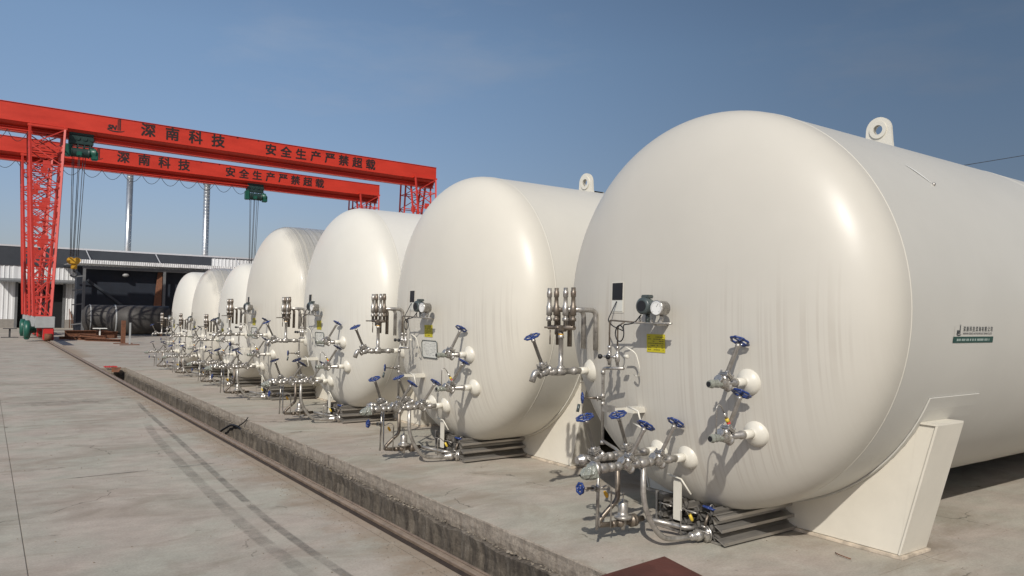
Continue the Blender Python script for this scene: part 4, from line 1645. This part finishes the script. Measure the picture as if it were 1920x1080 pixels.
def shell_patch(nm, x0, x1, z0, z1, m, off, parent, k=4):
    vs, fs = [], []
    for j in range(k + 1):
        z = z0 + (z1 - z0) * j / k
        vs += [on_shell(x0, z, off)[0], on_shell(x1, z, off)[0]]
    for j in range(k):
        fs.append((2 * j, 2 * j + 1, 2 * j + 3, 2 * j + 2))
    return MB().add(vs, fs).build(nm, m, parent)


def shell_text(nm, body, x, z, size, m, off, parent, width=None, bold=0.0, font_h=1.0, spacing=1.0):
    me = text_mesh(body, size, m, bold * .35, 0.0005, spacing)
    xs_ = [v.co.x for v in me.vertices]
    k = (width / (max(xs_) - min(xs_))) if width else 1
    x0 = min(xs_)
    for v in me.vertices:
        u, h_, dd = (v.co.x - x0) * k, v.co.y * font_h, v.co.z
        v.co = on_shell(x + u, z + h_, off + dd)[0]
    return link(nm, me, parent)


M_sticker = mat("sticker_white", (0.60, 0.60, 0.55), 0.4)
M_stgreen = mat("sticker_green", (0.006, 0.055, 0.045), 0.4)
M_stink = mat("sticker_ink", (0.05, 0.055, 0.06), 0.5)
M_stpale2 = mat("sticker_small_print", (0.17, 0.17, 0.17), 0.5)
M_stpale = mat("sticker_pale_print", (0.32, 0.40, 0.37), 0.5)
stk = shell_patch("company_sticker", 6.95, 7.70, 1.985, 2.125, M_shell1, .002, t)
shell_patch("green_bar", 6.935, 7.715, 1.975, 2.030, M_stgreen, .004, stk)
shell_text("lettering", "深南科技滨海有限公司", 7.105, 2.080, .050, M_stink, .0045, stk, .575, .0, spacing=1.5)
shell_text("lettering", "SHENNAN SCIENCE AND TECHNOLOGY BINHAI CO.,LTD", 7.105, 2.050, .025, M_stpale2, .0045, stk, .57, .0)
rnd = random.Random(2)
xx = 7.00
while xx < 7.64:
    w_ = rnd.uniform(.010, .028)
    shell_patch("print_line", xx, xx + w_, 1.992, 2.012, M_stpale, .0055, stk, 1)
    xx += w_ + rnd.choice((.004, .004, .02))


def logo(place, m, parent, s=1.0):
    """emblem: letters SN beside a tall tower on a curved base"""
    me = text_mesh("SN", .42 * s, m, .022 * s, 0.001 * s)
    for v in me.vertices:
        v.co = place((v.co.x * .80 + v.co.y * .15) + .02 * s, v.co.y + .18 * s, v.co.z)
    link("emblem_letters", me, parent)
    b = MB()
    for (x0, w_, h0, h1) in ((.50, .035, .16, .92), (.555, .035, .16, 1.0), (.61, .05, .16, .98)):
        b.add([place(x0 * s, h0 * s, .001), place((x0 + w_) * s, h0 * s, .001), place((x0 + w_) * s, h1 * s, .001), place(x0 * s, (h1 - .04) * s, .001)], [(0, 1, 2, 3)])
    vs, fs = [], []
    for i in range(17):
        a = pi * 1.02 + pi * .96 * i / 16
        th_ = .05 * sin(pi * i / 16) + .006
        vs += [place((.42 + .44 * cos(a)) * s, (.20 + .19 * sin(a)) * s, .001), place((.42 + .44 * cos(a)) * s, (.20 + .19 * sin(a) + th_ * 1.6) * s, .001)]
    for i in range(16):
        fs.append((2 * i, 2 * i + 1, 2 * i + 3, 2 * i + 2))
    b.add(vs, fs)
    b.build("emblem", m, parent)


logo(lambda u, v, d: on_shell(6.985 + u * .105, 2.036 + v * .105, .0045 + d)[0], M_stink, stk, 1.0)

# capped spout on the shoulder, smeared with white sealant
py = 5.14 - RT * sin(.30)
pz = ZC + RT * cos(.30)
b = MB()
nr = Vector((0, -sin(.925), cos(.925)))
p0 = W(7.42, 5.14, ZC) + nr * RT
b.lathe(p0 - nr * .01, nr, [(0, .018), (.02, .018), (.032, .01)], 10)
b.build("vent_stub", M_steel, t)
vs, fs = [], []
for i in range(13):
    f = i / 12
    ang = .80 + .115 * f
    x = 7.22 + .18 * f
    w_ = .020 * sin(pi * min(1, f * .8 + .15)) + .003
    for s_ in (-1, 1):
        vs.append(W(x + s_ * w_, 5.14, ZC) + Vector((0, -sin(ang), cos(ang))) * (RT + .003 + .003 * sin(pi * f)))
for i in range(12):
    fs.append((2 * i, 2 * i + 1, 2 * i + 3, 2 * i + 2))
MB().add(vs, fs).build("sealant_smear", M_dial, t)


# crinkled film over two tanks
def film(root, x_end, reach):
    prof = head_prof(20, 14)
    prof = [(x, r) for x, r in prof if r > 0.7] + [(XS + k * .2, RT) for k in range(1, int(x_end / .2))]
    n_ = 200
    vs, fs, fade, uvs = [], [], [], []
    A = 1.55
    for i in range(n_ + 1):
        a = -A + 2 * A * i / n_          # angle from straight up
        for j, (x, r) in enumerate(prof):
            f = noise.noise((a * 9, x * 1.1, 3.3)) * .6 + noise.noise((a * 26 + x * 2, x * 1.5, 1.1)) * .4
            rr_ = r + .008 + .016 * abs(f)
            vs.append(W(x - (.012 if x < XS else 0), 5.14 + rr_ * sin(a), ZC + rr_ * cos(a)))
            e = XS - .34 + .16 * noise.noise((a * 2.5, 5, 5)) - reach * (1 - abs(a) / A)
            v = max(0, min(1, (x - e) / .35)) * max(0, min(1, (A - abs(a)) / .35))
            fade.append(v)
            uvs.append((x, a * 2))
    m_ = len(prof)
    for i in range(n_):
        for j in range(m_ - 1):
            q_ = i * m_ + j
            if max(fade[q_], fade[q_ + 1], fade[q_ + m_], fade[q_ + m_ + 1]) > 0:
                fs.append((q_, q_ + 1, q_ + m_ + 1, q_ + m_))
    me = MB().add(vs, fs, True).mesh("plastic_film", M_film)
    ca = me.color_attributes.new("fade", 'FLOAT_COLOR', 'POINT')
    for k, v in enumerate(fade):
        ca.data[k].color = (v, uvs[k][0], uvs[k][1], 1)
    link("plastic_film", me, root)


film(tanks[3], 6.0, .05)
film(tanks[5], 6.0, .30)


# ------------------------------------------------------------------ gantry cranes
def zg(x):
    return -0.0092 * (x - 0.3)


def make_crane():
    root = empty("gantry_crane", (3.39, 60.6, 0))
    ox, oy = 3.39, 60.6
    YF, YB = 59.5, 60.7            # front and back faces of the box girder
    ZT, ZB = 15.80, 14.62
    XL, XR = -9.0, 33.2

    def w(x, y, z):
        return Vector((x - ox, y - oy, z))

    def hull_x(poly, x0, x1, nm, m, parent=root):
        """prism along x that follows the slight fall of the girder; poly = (y, z)"""
        n_ = len(poly)
        vs = [w(x0, y, z + zg(x0)) for y, z in poly] + [w(x1, y, z + zg(x1)) for y, z in poly]
        fs = [tuple(reversed(range(n_))), tuple(range(n_, 2 * n_))] + [(i, (i + 1) % n_, n_ + (i + 1) % n_, n_ + i) for i in range(n_)]
        return MB().add(vs, fs).build(nm, m, parent)

    hull_x([(YF, ZB), (YF, ZT), (YB, ZT), (YB, ZB)], XL, XR, "box_girder", M_red)
    hull_x([(YF - .05, ZT), (YF - .05, ZT + .03), (YB + .05, ZT + .03), (YB + .05, ZT)], XL, XR, "girder_top_plate", M_red)
    # V shaped web under the box and the hoist track below it
    hull_x([(YF - .04, ZB - .03), (YF - .04, ZB), (YB + .04, ZB), (YB + .04, ZB - .03)], XL, XR, "bottom_flange", M_red)
    hull_x([(YF + .50, ZB - .34), (YF + .12, ZB - .03), (YB - .12, ZB - .03), (YB - .50, ZB - .34)], XL, XR, "girder_web", M_red)
    hull_x([(YF + .30, ZB - .38), (YF + .30, ZB - .34), (YB - .30, ZB - .34), (YB - .30, ZB - .38)], XL, XR, "track_beam", M_red)
    hull_x([(YF + .56, ZB - .62), (YF + .56, ZB - .38), (YB - .56, ZB - .38), (YB - .56, ZB - .62)], XL, XR, "track_beam", M_red)
    hull_x([(YF + .34, ZB - .66), (YF + .34, ZB - .62), (YB - .34, ZB - .62), (YB - .34, ZB - .66)], XL, XR, "track_beam", M_red)
    for x in (-6, -3, 0, 3, 6.0, 9, 12, 15, 18, 21, 24, 27, 30):
        MB().add([w(x, YF + .02, ZB - .03 + zg(x)), w(x + .02, YF + .02, ZB - .03 + zg(x)), w(x + .02, YF + .5, ZB - .32 + zg(x)), w(x, YF + .5, ZB - .32 + zg(x))], [(0, 1, 2, 3)]).build("gusset", M_red, root)

    # lettering on the front face
    def put(body, x0, x1, zc_, size, m=M_char):
        n_ = len(body)
        for k, ch in enumerate(body):
            me = text_mesh(ch, size, m, .024 * size, .006)
            xs_ = [v.co.x for v in me.vertices]
            ys_ = [v.co.y for v in me.vertices]
            cx_, cy_ = (max(xs_) + min(xs_)) / 2, (max(ys_) + min(ys_)) / 2
            X = x0 + (x1 - x0) * (k + .5) / n_
            for v in me.vertices:
                v.co = w(X + (v.co.x - cx_), YF - .008 - v.co.z, zc_ + (v.co.y - cy_) + zg(X))
            link("painted_character", me, root)

    put("深南科技", 8.45, 14.95, 15.28, 1.0)
    put("安全生产严禁超载", 17.55, 27.35, 15.22, .92)
    logo(lambda u, v, d: w(6.62 + u, YF - .008 - d, 14.78 + v * .80 + zg(7)), M_char, root, 1.3)
    for X in (15.5, 17.1):
        MB().add([w(X, YF - .006, 15.55), w(X + .16, YF - .006, 15.55), w(X + .08, YF - .006, 15.68)], [(0, 1, 2)]).build("painted_mark", M_char, root)

    # lattice legs: two columns on each side, spread along the rail
    def column(xc, yt, yb, wt, wb, dt, db, zt, zb):
        cor = {}
        for sx in (-1, 1):
            for sy in (-1, 1):
                cor[(sx, sy)] = (w(xc[0] + sx * wb / 2, yb + sy * db / 2, zb), w(xc[1] + sx * wt / 2, yt + sy * dt / 2, zt))
        par = None
        for k_, (p, q_) in cor.items():
            o = MB().bar(p, q_, .13).build("lattice_leg" if par is None else "chord", M_red2, par or root)
            if par is None:
                par = o
        nb = 10
        ks = list(cor.keys())
        faces = [((-1, -1), (1, -1)), ((1, -1), (1, 1)), ((1, 1), (-1, 1)), ((-1, 1), (-1, -1))]
        for fi, (a, c) in enumerate(faces):
            for k_ in range(nb + 1):
                # bays shorten towards the top like the tapered original
                f0 = k_ / nb
                pa = cor[a][0].lerp(cor[a][1], f0)
                pc = cor[c][0].lerp(cor[c][1], f0)
                if fi in (0, 2) or k_ % 3 == 0:
                    MB().bar(pa, pc, .062).build("brace", M_red2, par)
                if k_ < nb and fi in (0, 2):
                    f1 = (k_ + 1) / nb
                    if (k_ + fi) % 2:
                        MB().bar(pa, cor[c][0].lerp(cor[c][1], f1), .065).build("brace", M_red2, par)
                    else:
                        MB().bar(pc, cor[a][0].lerp(cor[a][1], f1), .065).build("brace", M_red2, par)
                    if k_ % 2 == 0 and k_ > 2 and fi == 0:
                        mid = (pa + pc) / 2
                        MB().box(mid - Vector((.22, .02, .25)), mid + Vector((.22, .02, .25))).build("gusset", M_red2, par)
        return par

    for (xt, xb_) in ((3.05, 3.08), (32.0, 31.9)):
        for (yt, yb) in ((59.75, 57.9), (61.6, 63.4)):
            column((xb_, xt), yt, yb, 2.05, .95, 1.0, .75, 14.35, 1.62)
        zc_ = 14.35
        MB().box(w(xt - 1.15, 59.2, zc_), w(xt + 1.15, 62.2, zc_ + .14)).build("leg_head_plate", M_red, root)
        b = MB()
        for sx in (-1, 1):
            x_ = xt + sx * 1.0
            b.bar(w(x_, 59.3, zc_ + .1), w(x_, 60.1, ZB + .10), .10)
            b.bar(w(x_, 62.0, zc_ + .1), w(x_, 60.2, ZB + .10), .10)
        b.build("leg_strut", M_red, root)
        MB().box(w(xb_ - .42, 56.6, .86), w(xb_ + .66, 64.6, 1.60), .03).build("base_beam", M_bogie, root)
        for yb in (57.2, 64.0):
            o = MB().box(w(xb_ + .02, yb - .55, .08), w(xb_ + .62, yb + .55, .85), .04).build("wheel_bogie", M_bogie_red, root)
            MB().lathe(w(xb_ + .10, yb - .56, .27), (1, 0, 0), [(0, .24), (.42, .24)], 18).build("wheel", M_rust, o)
            for dy in (0, ):
                b = MB()
                b.lathe(w(xb_ - 1.02, yb, .74), (1, 0, 0), [(0, .40), (.05, .60), (.30, .62), (.36, .50), (.42, .22), (.70, .20)], 24)
                b.box(w(xb_ - .98, yb - .32, .12), w(xb_ - .72, yb + .32, 1.30), .05)
                b.build("gear_motor", M_green, root)
    return root, w, hull_x


def make_hoist(root, w, xh, zhook):
    YF = 59.5
    z0 = 13.72
    h = MB().box(w(xh - .75, YF + .30, z0 - .05 + zg(xh)), w(xh + .75, YF + .44, z0 + .75 + zg(xh)), .02).build("hoist", M_hoist, root)
    MB().box(w(xh - .75, YF + .78, z0 - .05 + zg(xh)), w(xh + .75, YF + .92, z0 + .75 + zg(xh)), .02).build("trolley_plate", M_hoist, h)
    for dx in (-.62, -.22, .22, .62):
        MB().lathe(w(xh + dx, YF + .24, z0 + .34 + zg(xh)), (0, 1, 0), [(0, .14), (.08, .16), (.16, .12)], 14).build("trolley_wheel", M_hoist, h)
    b = MB()
    b.lathe(w(xh - .60, YF + .25, z0 - .72), (1, 0, 0), [(0, .34), (.03, .38), (.06, .31)] + [(.06 + .04 * k, .31 + (.02 if k % 2 else 0)) for k in range(1, 25)] + [(1.06, .36), (1.10, .36)], 18)
    b.build("rope_drum", M_hoist, h)
    b = MB()
    b.lathe(w(xh + .50, YF + .25, z0 - .66), (1, 0, 0), [(0, .30), (.30, .31), (.36, .34), (.40, .34), (.46, .20)], 18)
    b.box(w(xh + .62, YF + .0, z0 - 1.15), w(xh + 1.05, YF + .5, z0 - .55), .05)
    b.build("hoist_motor", M_green, h)
    b = MB()
    b.box(w(xh - .98, YF + .05, z0 - 1.05), w(xh - .60, YF + .55, z0 - .20), .05)
    b.box(w(xh - .30, YF - .25, z0 - 1.02), w(xh + .05, YF + .05, z0 - .70), .05)
    b.build("gearbox", M_green, h)
    b = MB()
    for dx in (-.55, -.2, .2, .55):
        b.bar(w(xh + dx, YF + .35, z0 - .40), w(xh + dx, YF + .35, z0 + .2), .07)
        b.bar(w(xh + dx, YF + .85, z0 - .40), w(xh + dx, YF + .85, z0 + .2), .07)
    b.bar(w(xh - .8, YF + .25, z0 - .30), w(xh + .8, YF + .25, z0 - .30), .08)
    b.build("hoist_frame", M_hoist, h)
    tops = [(-.52, -.42), (-.42, -.36), (-.14, -.26), (-.06, -.20), (.14, -.04), (.28, .06)]
    for (dx, dx2) in tops:
        MB().cyl(w(xh + dx, YF + .25, z0 - .85), w(xh + dx2, YF + .25, zhook + .6), .022, 6).build("hoist_rope", M_rope, root)
    b = MB()
    xh -= .22
    b.box(w(xh - .30, YF + .10, zhook + .05), w(xh + .34, YF + .40, zhook + .45), .05)
    b.box(w(xh - .14, YF + .12, zhook - .28), w(xh + .24, YF + .38, zhook + .06), .04)
    for sx in (-1, 1):
        b.lathe(w(xh + .02 + sx * .20, YF + .12, zhook + .32), (0, 1, 0), [(0, .22), (.26, .22)], 16)
    hb = b.build("hook_block", M_hook, root)
    c = w(xh + .05, YF + .25, zhook - .62)
    pts = [c + Vector((0, 0, .38)), c + Vector((0, 0, .22))] + [c + Vector((.19 * sin(a), 0, .19 * cos(a))) for a in [x_ * .5 for x_ in range(1, 10)]]
    MB().tube(pts, .065, 8).build("hook", M_rope, hb)


def festoon(root, w, x0, x1, n_):
    for k in range(n_):
        a = x0 + (x1 - x0) * k / n_
        c = x0 + (x1 - x0) * (k + 1) / n_
        pts = []
        for i in range(11):
            f = i / 10
            pts.append(w(a + (c - a) * f, 59.62, 14.0 + zg(a) - 1.35 * (4 * f * (1 - f)) * .55))
        MB().tube(pts, .02, 5).build("festoon_loop", M_black, root)
    MB().box(w(x0, 59.60, 14.0 + zg((x0 + x1) / 2)), w(x1, 59.66, 14.06 + zg((x0 + x1) / 2))).build("festoon_track", M_red, root)


crane, wf, hx = make_crane()
second = copy_tree(crane)
second.location = (3.39, 60.6 + 12.0, 0)
for ch in list(second.children):
    if ch.name.startswith("gear_motor") and ch.data.vertices[0].co.x < 10:
        bpy.data.objects.remove(ch)      # its drive sits on the far side
tag(crane, "red gantry crane in front, its hook block hanging beside the left lattice leg", "crane", "red gantry cranes over the yard")
tag(second, "red gantry crane behind the other, its green hoist half way along the girder", "crane", "red gantry cranes over the yard")
make_hoist(crane, wf, 5.10, 5.15)
festoon(crane, wf, -6.0, 4.2, 9)
make_hoist(second, wf, 20.6, 4.5)
festoon(second, wf, -6.0, 19.9, 17)


# ------------------------------------------------------------------ factory hall
BY = 95.0
hall = empty("factory_hall", (15, BY, 0))
tag(hall, "long white corrugated factory hall with charcoal upper band behind the cranes", "building")


def hw_(x, y, z):
    return Vector((x - 15, y - BY, z))


def corrug(x0, x1, z0, z1, y, m, nm, parent, pitch=.42, amp=.06, off=hw_):
    n_ = int((x1 - x0) / pitch)
    vs, fs = [], []
    px = []
    for i in range(n_):
        a = x0 + i * pitch
        px += [(a, 0), (a + pitch * .62, 0), (a + pitch * .72, -amp), (a + pitch * .90, -amp)]
    px.append((x1, 0))
    for (x, d) in px:
        vs += [off(x, y + d, z0), off(x, y + d, z1)]
    for i in range(len(px) - 1):
        fs.append((2 * i, 2 * i + 2, 2 * i + 3, 2 * i + 1))
    o = MB().add(vs, fs).build(nm, m, parent)
    return o


corrug(-40, 2.75, .92, 6.6, BY, M_cladd, "wall_cladding", hall)
corrug(2.75, 6.95, 4.75, 6.6, BY, M_cladd, "wall_cladding", hall)
corrug(6.95, 22.2, .92, 6.6, BY, M_cladd, "wall_cladding", hall)
corrug(22.2, 64, .92, 8.5, BY, M_cladd, "wall_cladding", hall)
MB().box(hw_(-40, BY - .10, 6.6), hw_(22.2, BY + .2, 8.62)).build("fascia_band", M_band, hall)
MB().box(hw_(29.5, BY - .10, 7.9), hw_(64, BY + .2, 8.52)).build("fascia_band", M_band, hall)
MB().box(hw_(-40, BY - .16, 8.62), hw_(64, BY + .3, 8.80)).build("roof_edge", M_cap, hall)
MB().box(hw_(-40, BY + .3, 8.2), hw_(64, BY + 30, 8.7)).build("roof", M_tin, hall)
MB().box(hw_(-40, BY - .05, 0), hw_(2.6, BY + .2, .92)).build("plinth", M_plinth, hall)
MB().box(hw_(7.1, BY - .05, 0), hw_(64, BY + .2, .92)).build("plinth", M_plinth, hall)
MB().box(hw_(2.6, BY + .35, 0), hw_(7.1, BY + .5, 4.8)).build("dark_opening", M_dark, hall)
b = MB()
b.box(hw_(2.55, BY - .08, 0), hw_(2.8, BY + .3, 4.9))
b.box(hw_(6.9, BY - .08, 0), hw_(7.12, BY + .3, 4.9))
b.build("door_frame", M_grey, hall)
b = MB()
b.add([hw_(.9, BY - 1.5, 4.98), hw_(9.0, BY - 1.5, 4.98), hw_(9.0, BY, 5.25), hw_(.9, BY, 5.25), hw_(.9, BY - 1.5, 4.83), hw_(9.0, BY - 1.5, 4.83), hw_(9.0, BY, 5.10), hw_(.9, BY, 5.10)],
      [(0, 1, 2, 3), (7, 6, 5, 4), (0, 4, 5, 1), (1, 5, 6, 2), (2, 6, 7, 3), (3, 7, 4, 0)])
b.build("door_canopy", M_grey, hall)
for x in (8.95, 16.0, 25.0):
    MB().bar(hw_(x, BY - .2, 8.6), hw_(x + .55, BY - 1.6, 7.0), .07).build("canopy_stay", M_cap, hall)
b = MB()
for k in range(3):
    b.cyl(hw_(7.6 + k * .22, BY - .5, 0), hw_(7.55 + k * .1, BY - .25, 2.1 - .3 * k), .04, 6)
b2 = b.build("leaning_pole", M_rust)
tag(b2, "thin rusty poles leaning on the hall plinth right of the dark doorway", "poles")
b2.location = (15, BY, 0)

# open shed in front of the hall
shed = empty("steel_shed", (12, 84, 0))
tag(shed, "open steel shed with galvanised roof edge and dark navy inside", "shed")


def sw(x, y, z):
    return Vector((x - 12, y - 84, z))


SY = 83.0
b = MB()
vs, fs = [], []
n_ = 90
for i in range(n_ + 1):
    x = 6.6 + (24.0 - 6.6) * i / n_
    d = .05 * (i % 2)
    vs += [sw(x, SY - .5, 6.52 + d), sw(x, BY - .3, 6.9 + d)]
for i in range(n_):
    fs.append((2 * i, 2 * i + 2, 2 * i + 3, 2 * i + 1))
b.add(vs, fs)
b.build("shed_roof", M_tin, shed)
vs, fs = [], []
for i in range(181):
    x = 6.7 + 17.3 * i / 180
    vs += [sw(x, SY - .52 - .05 * (i % 2), 6.50 + .03 * (i % 2)), sw(x, SY - .60 - .05 * (i % 2), 6.86 + .03 * (i % 2))]
for i in range(180):
    fs.append((2 * i, 2 * i + 2, 2 * i + 3, 2 * i + 1))
MB().add(vs, fs).build("roof_flashing", M_tin, shed)
MB().box(sw(7.6, SY - .1, 6.02), sw(24, SY + .12, 6.28)).build("eaves_beam", M_grey, shed)
for x in (7.75, 14.9, 21.5):
    MB().box(sw(x - .12, SY - .12, 0), sw(x + .12, SY + .12, 6.3)).build("post", M_grey, shed)
MB().box(sw(7.25, SY + 1.1, 0), sw(7.4, SY + 3.2, 6.3)).build("side_sheet", M_navy, shed)
MB().box(sw(7.4, SY + 1.0, 0), sw(24, SY + 1.15, 6.3)).build("navy_shade_sheet", M_navy, shed)  # near-black panel added behind the open front so the inside stays dark
for z in (.6, 2.5, 3.9, 5.2):
    MB().bar(sw(6.8, SY + .3, z), sw(7.7, SY + .1, z + .12), .10).build("side_rail", M_grey, shed)
MB().bar(sw(8.1, SY + .8, 5.0), sw(11.4, SY + .8, 2.4), .22).build("diagonal_lit_slit", M_band, shed)  # lighter bar stands in for a lit diagonal slit on the dark inside
MB().add([sw(13.9, SY + .9, 0), sw(14.75, SY + .3, 0), sw(14.75, SY + .3, 6.0), sw(14.35, SY + .6, 6.0)], [(0, 1, 2, 3)]).build("rusty_sheet", M_rust, shed)
MB().lathe(sw(11.4, SY + .4, 5.75), (0, 0, -1), [(0, .12), (.08, .28), (.25, .32), (.36, .12)], 12).build("shed_lamp", M_bogie, shed)

# flues
def flue(x, y, r, z1, rings, label):
    f = empty("flue_pipe", (x, y, 0))
    tag(f, label, "chimney", "steel flues rising behind the hall")
    MB().lathe((0, 0, 0), (0, 0, 1), [(0, r), (z1, r)], 24).build("flue_shaft", M_flue, f)
    z = 9.6
    k = 0
    while z < z1:
        MB().lathe((0, 0, z), (0, 0, 1), [(0, r + .01), (.02, r + .035), (.06, r + .035), (.08, r + .01)], 24, cap=False).build("flue_ring", M_flue, f)
        z += rings
        k += 1
    return f


flue(15.15, 110, .40, 20.2, 5.0, "smooth silver flue rising behind the roof, left of the two")
f2 = flue(24.85, 110, .42, 19.9, .48, "ribbed spiral flue with black collar at its top, right of the two")
b = MB()
b.lathe((0, 0, 19.75), (0, 0, 1), [(0, .48), (.15, .52), (.2, .45)], 20)
b.build("flue_collar", M_rope, f2)
for k in range(5):
    a = k * 1.256
    MB().bar((.45 * cos(a), .45 * sin(a), 19.85), (.62 * cos(a), .62 * sin(a), 20.1), .05).build("guy_lug", M_rope, f2)

# black shell sections lying on the yard
def black_vessel(x0, x1, yc, R_, head, label):
    v = empty("steel_vessel", ((x0 + x1) / 2, yc, 0))
    tag(v, label, "vessel", "black unpainted steel vessels lying on the yard")
    xm = (x0 + x1) / 2
    L_ = x1 - x0
    MB().lathe((-L_ / 2, 0, R_ + .08), (1, 0, 0), [(0, R_), (L_ * .5, R_), (L_, R_)], 40, cap=True).build("vessel_shell", M_darktank, v)
    if head:
        pr = [(R_ * .5 * (1 - cos(a)), max(.01, R_ * sin(a))) for a in [pi / 2 * i / 10 for i in range(11)]]
        MB().lathe((-L_ / 2 - R_ * .5, 0, R_ + .08), (1, 0, 0), pr, 40, cap=False).build("vessel_head", M_darktank, v)
    MB().lathe((-L_ / 2 - .03, 0, R_ + .08), (1, 0, 0), [(0, R_), (.02, R_ + .03), (.10, R_ + .03), (.12, R_)], 40, cap=False).build("weld_ring_glint", M_cap if not head else M_bogie, v)  # pale grey puts the light reflected off the seam into the colour
    for s in (-.35, .35):
        MB().prism([(-.7, 0), (.7, 0), (.45, .22), (-.45, .22)], 0, L_ * s - .08, L_ * s + .08).build("timber_chock", M_rust, v)
    return v


black_vessel(7.7, 12.2, 77.0, 1.22, True, "black steel vessel with domed end lying left, behind the other one")
black_vessel(8.55, 12.55, 67.9, 1.20, True, "black steel vessel with weld ring painted pale as a glint lying in front, right of the other")

# rusty steel stock and stands
def beam_i(name, c, L_, h, w_, rz, m, label, cat, group=None, z=0.0, tilt=0):
    o = MB()
    t_ = .02 + h * .05
    o.box((-L_ / 2, -w_ / 2, 0), (L_ / 2, w_ / 2, t_))
    o.box((-L_ / 2, -w_ / 2, h - t_), (L_ / 2, w_ / 2, h))
    o.box((-L_ / 2, -t_ / 2, t_), (L_ / 2, t_ / 2, h - t_))
    b_ = o.build(name, m)
    b_.location = (c[0], c[1], z)
    b_.rotation_euler = (0, tilt, rz)
    return tag(b_, label, cat, group)


SG = "rusty steel sections lying by the far end of the rail"
beam_i("steel_beam", (6.3, 63.5), 3.0, .55, .35, .1, M_rust, "deep rusty steel beam lying flat in front of the black vessels", "steel beam", SG)
beam_i("steel_beam", (7.4, 62.3), 1.4, .5, .4, .05, M_rust, "short rusty box section lying at the right end of the deep beam", "steel beam", SG)
beam_i("steel_beam", (5.6, 58.8), 2.4, .22, .2, -.9, M_rust, "rusty channel lying askew at the left of the loose pile", "steel beam", SG)
beam_i("steel_beam", (6.0, 57.6), 2.8, .20, .18, -1.1, M_rust, "rusty channel on top of the loose pile, pointing at the yard", "steel beam", SG, .2, .03)
beam_i("steel_beam", (6.5, 56.2), 3.0, .18, .3, -.95, M_rust, "rusty channel at the right end of the loose pile", "steel beam", SG)
beam_i("steel_beam", (5.2, 60.2), 2.0, .2, .25, -.4, M_rust, "dark rusty offcut nearest the crane wheels", "steel beam", SG)


def stand(name, c, h, w_, m, m2, label, t_base=True, top=False):
    s = empty(name, (c[0], c[1], 0))
    tag(s, label, "stand", "small steel stands on the yard")
    MB().box((-w_ / 2, -w_ / 2, .04), (w_ / 2, w_ / 2, h)).build("stand_post", m, s)
    MB().box((-.52, -.2, 0), (.52, .2, .045)).build("stand_base", m2, s)
    if top:
        MB().box((-.42, -.2, h), (.42, .2, h + .05)).build("stand_top", m2, s)
    return s


stand("post_stand", (7.12, 52.3), 1.45, .24, M_rust, M_rust, "rusty square post on a flat base left of the slim grey post")
stand("post_stand", (7.20, 50.2), 1.35, .09, M_bogie, M_rust, "slim grey post on a rusty base beside the thicker rusty post")
stand("post_stand", (1.5, 64.3), .62, .12, M_rope, M_rope, "low dark I shaped stand left of the crane wheels", top=True)
stand("post_stand", (6.45, 57.9), .8, .08, M_dial, M_dial, "low white T shaped stand on the rusty pile", top=True)

# second pit by the far rail, its dark depth painted as a flat sheet
pit = MB().box((3.72, 50.5, -.02), (4.35, 59.5, .008)).build("pit_dark_sheet", M_band)
tag(pit, "dark sheet standing for the shaded pit beside the rail near the crane wheels", "cover")
pc = MB().box((3.50, 49.2, .0), (3.70, 60, .06)).build("pit_kerb", M_edge)
tag(pc, kind="structure")

# red netting scrap at the far end of the trench
b = MB()
for k in range(7):
    b.bar((3.66 + k * .06, TYE - .1, .03), (3.66 + k * .06, TYE + .45, .03 + .02 * (k % 2)), .012)
    b.bar((3.64, TYE - .08 + k * .08, .035), (4.06, TYE - .08 + k * .08, .035), .012)
tag(b.build("netting_scrap", M_bogie_red), "scrap of red netting at the far end of the trench", "netting")
b = MB()
chunk(b, (3.98, TYE - .25, -.06), .17, 77)
tag(b.build("timber_block", M_rust), "dark rusty block fallen into the far end of the trench", "block")

# thin overhead cable in the upper right
b = MB()
pts = []
for i in range(25):
    f = i / 24
    x, z = 44 + (98 - 44) * f, 10.86 + 11.2 * f
    pts.append((x, 20, z))
b.tube(pts, .02, 5)
tag(b.build("overhead_cable", M_rope), "thin overhead cable crossing the sky behind the nearest tank", "cable")
# offcut of bent wire by the saddle
b = MB()
b.tube(smooth_path([(6.50, 3.98, .012), (6.45, 3.92, .02), (6.45, 3.80, .012)], .05), .005, 6)
tag(b.build("wire_offcut", M_rust), "short curved rusty wire offcut on the concrete by the nearest saddle", "wire")
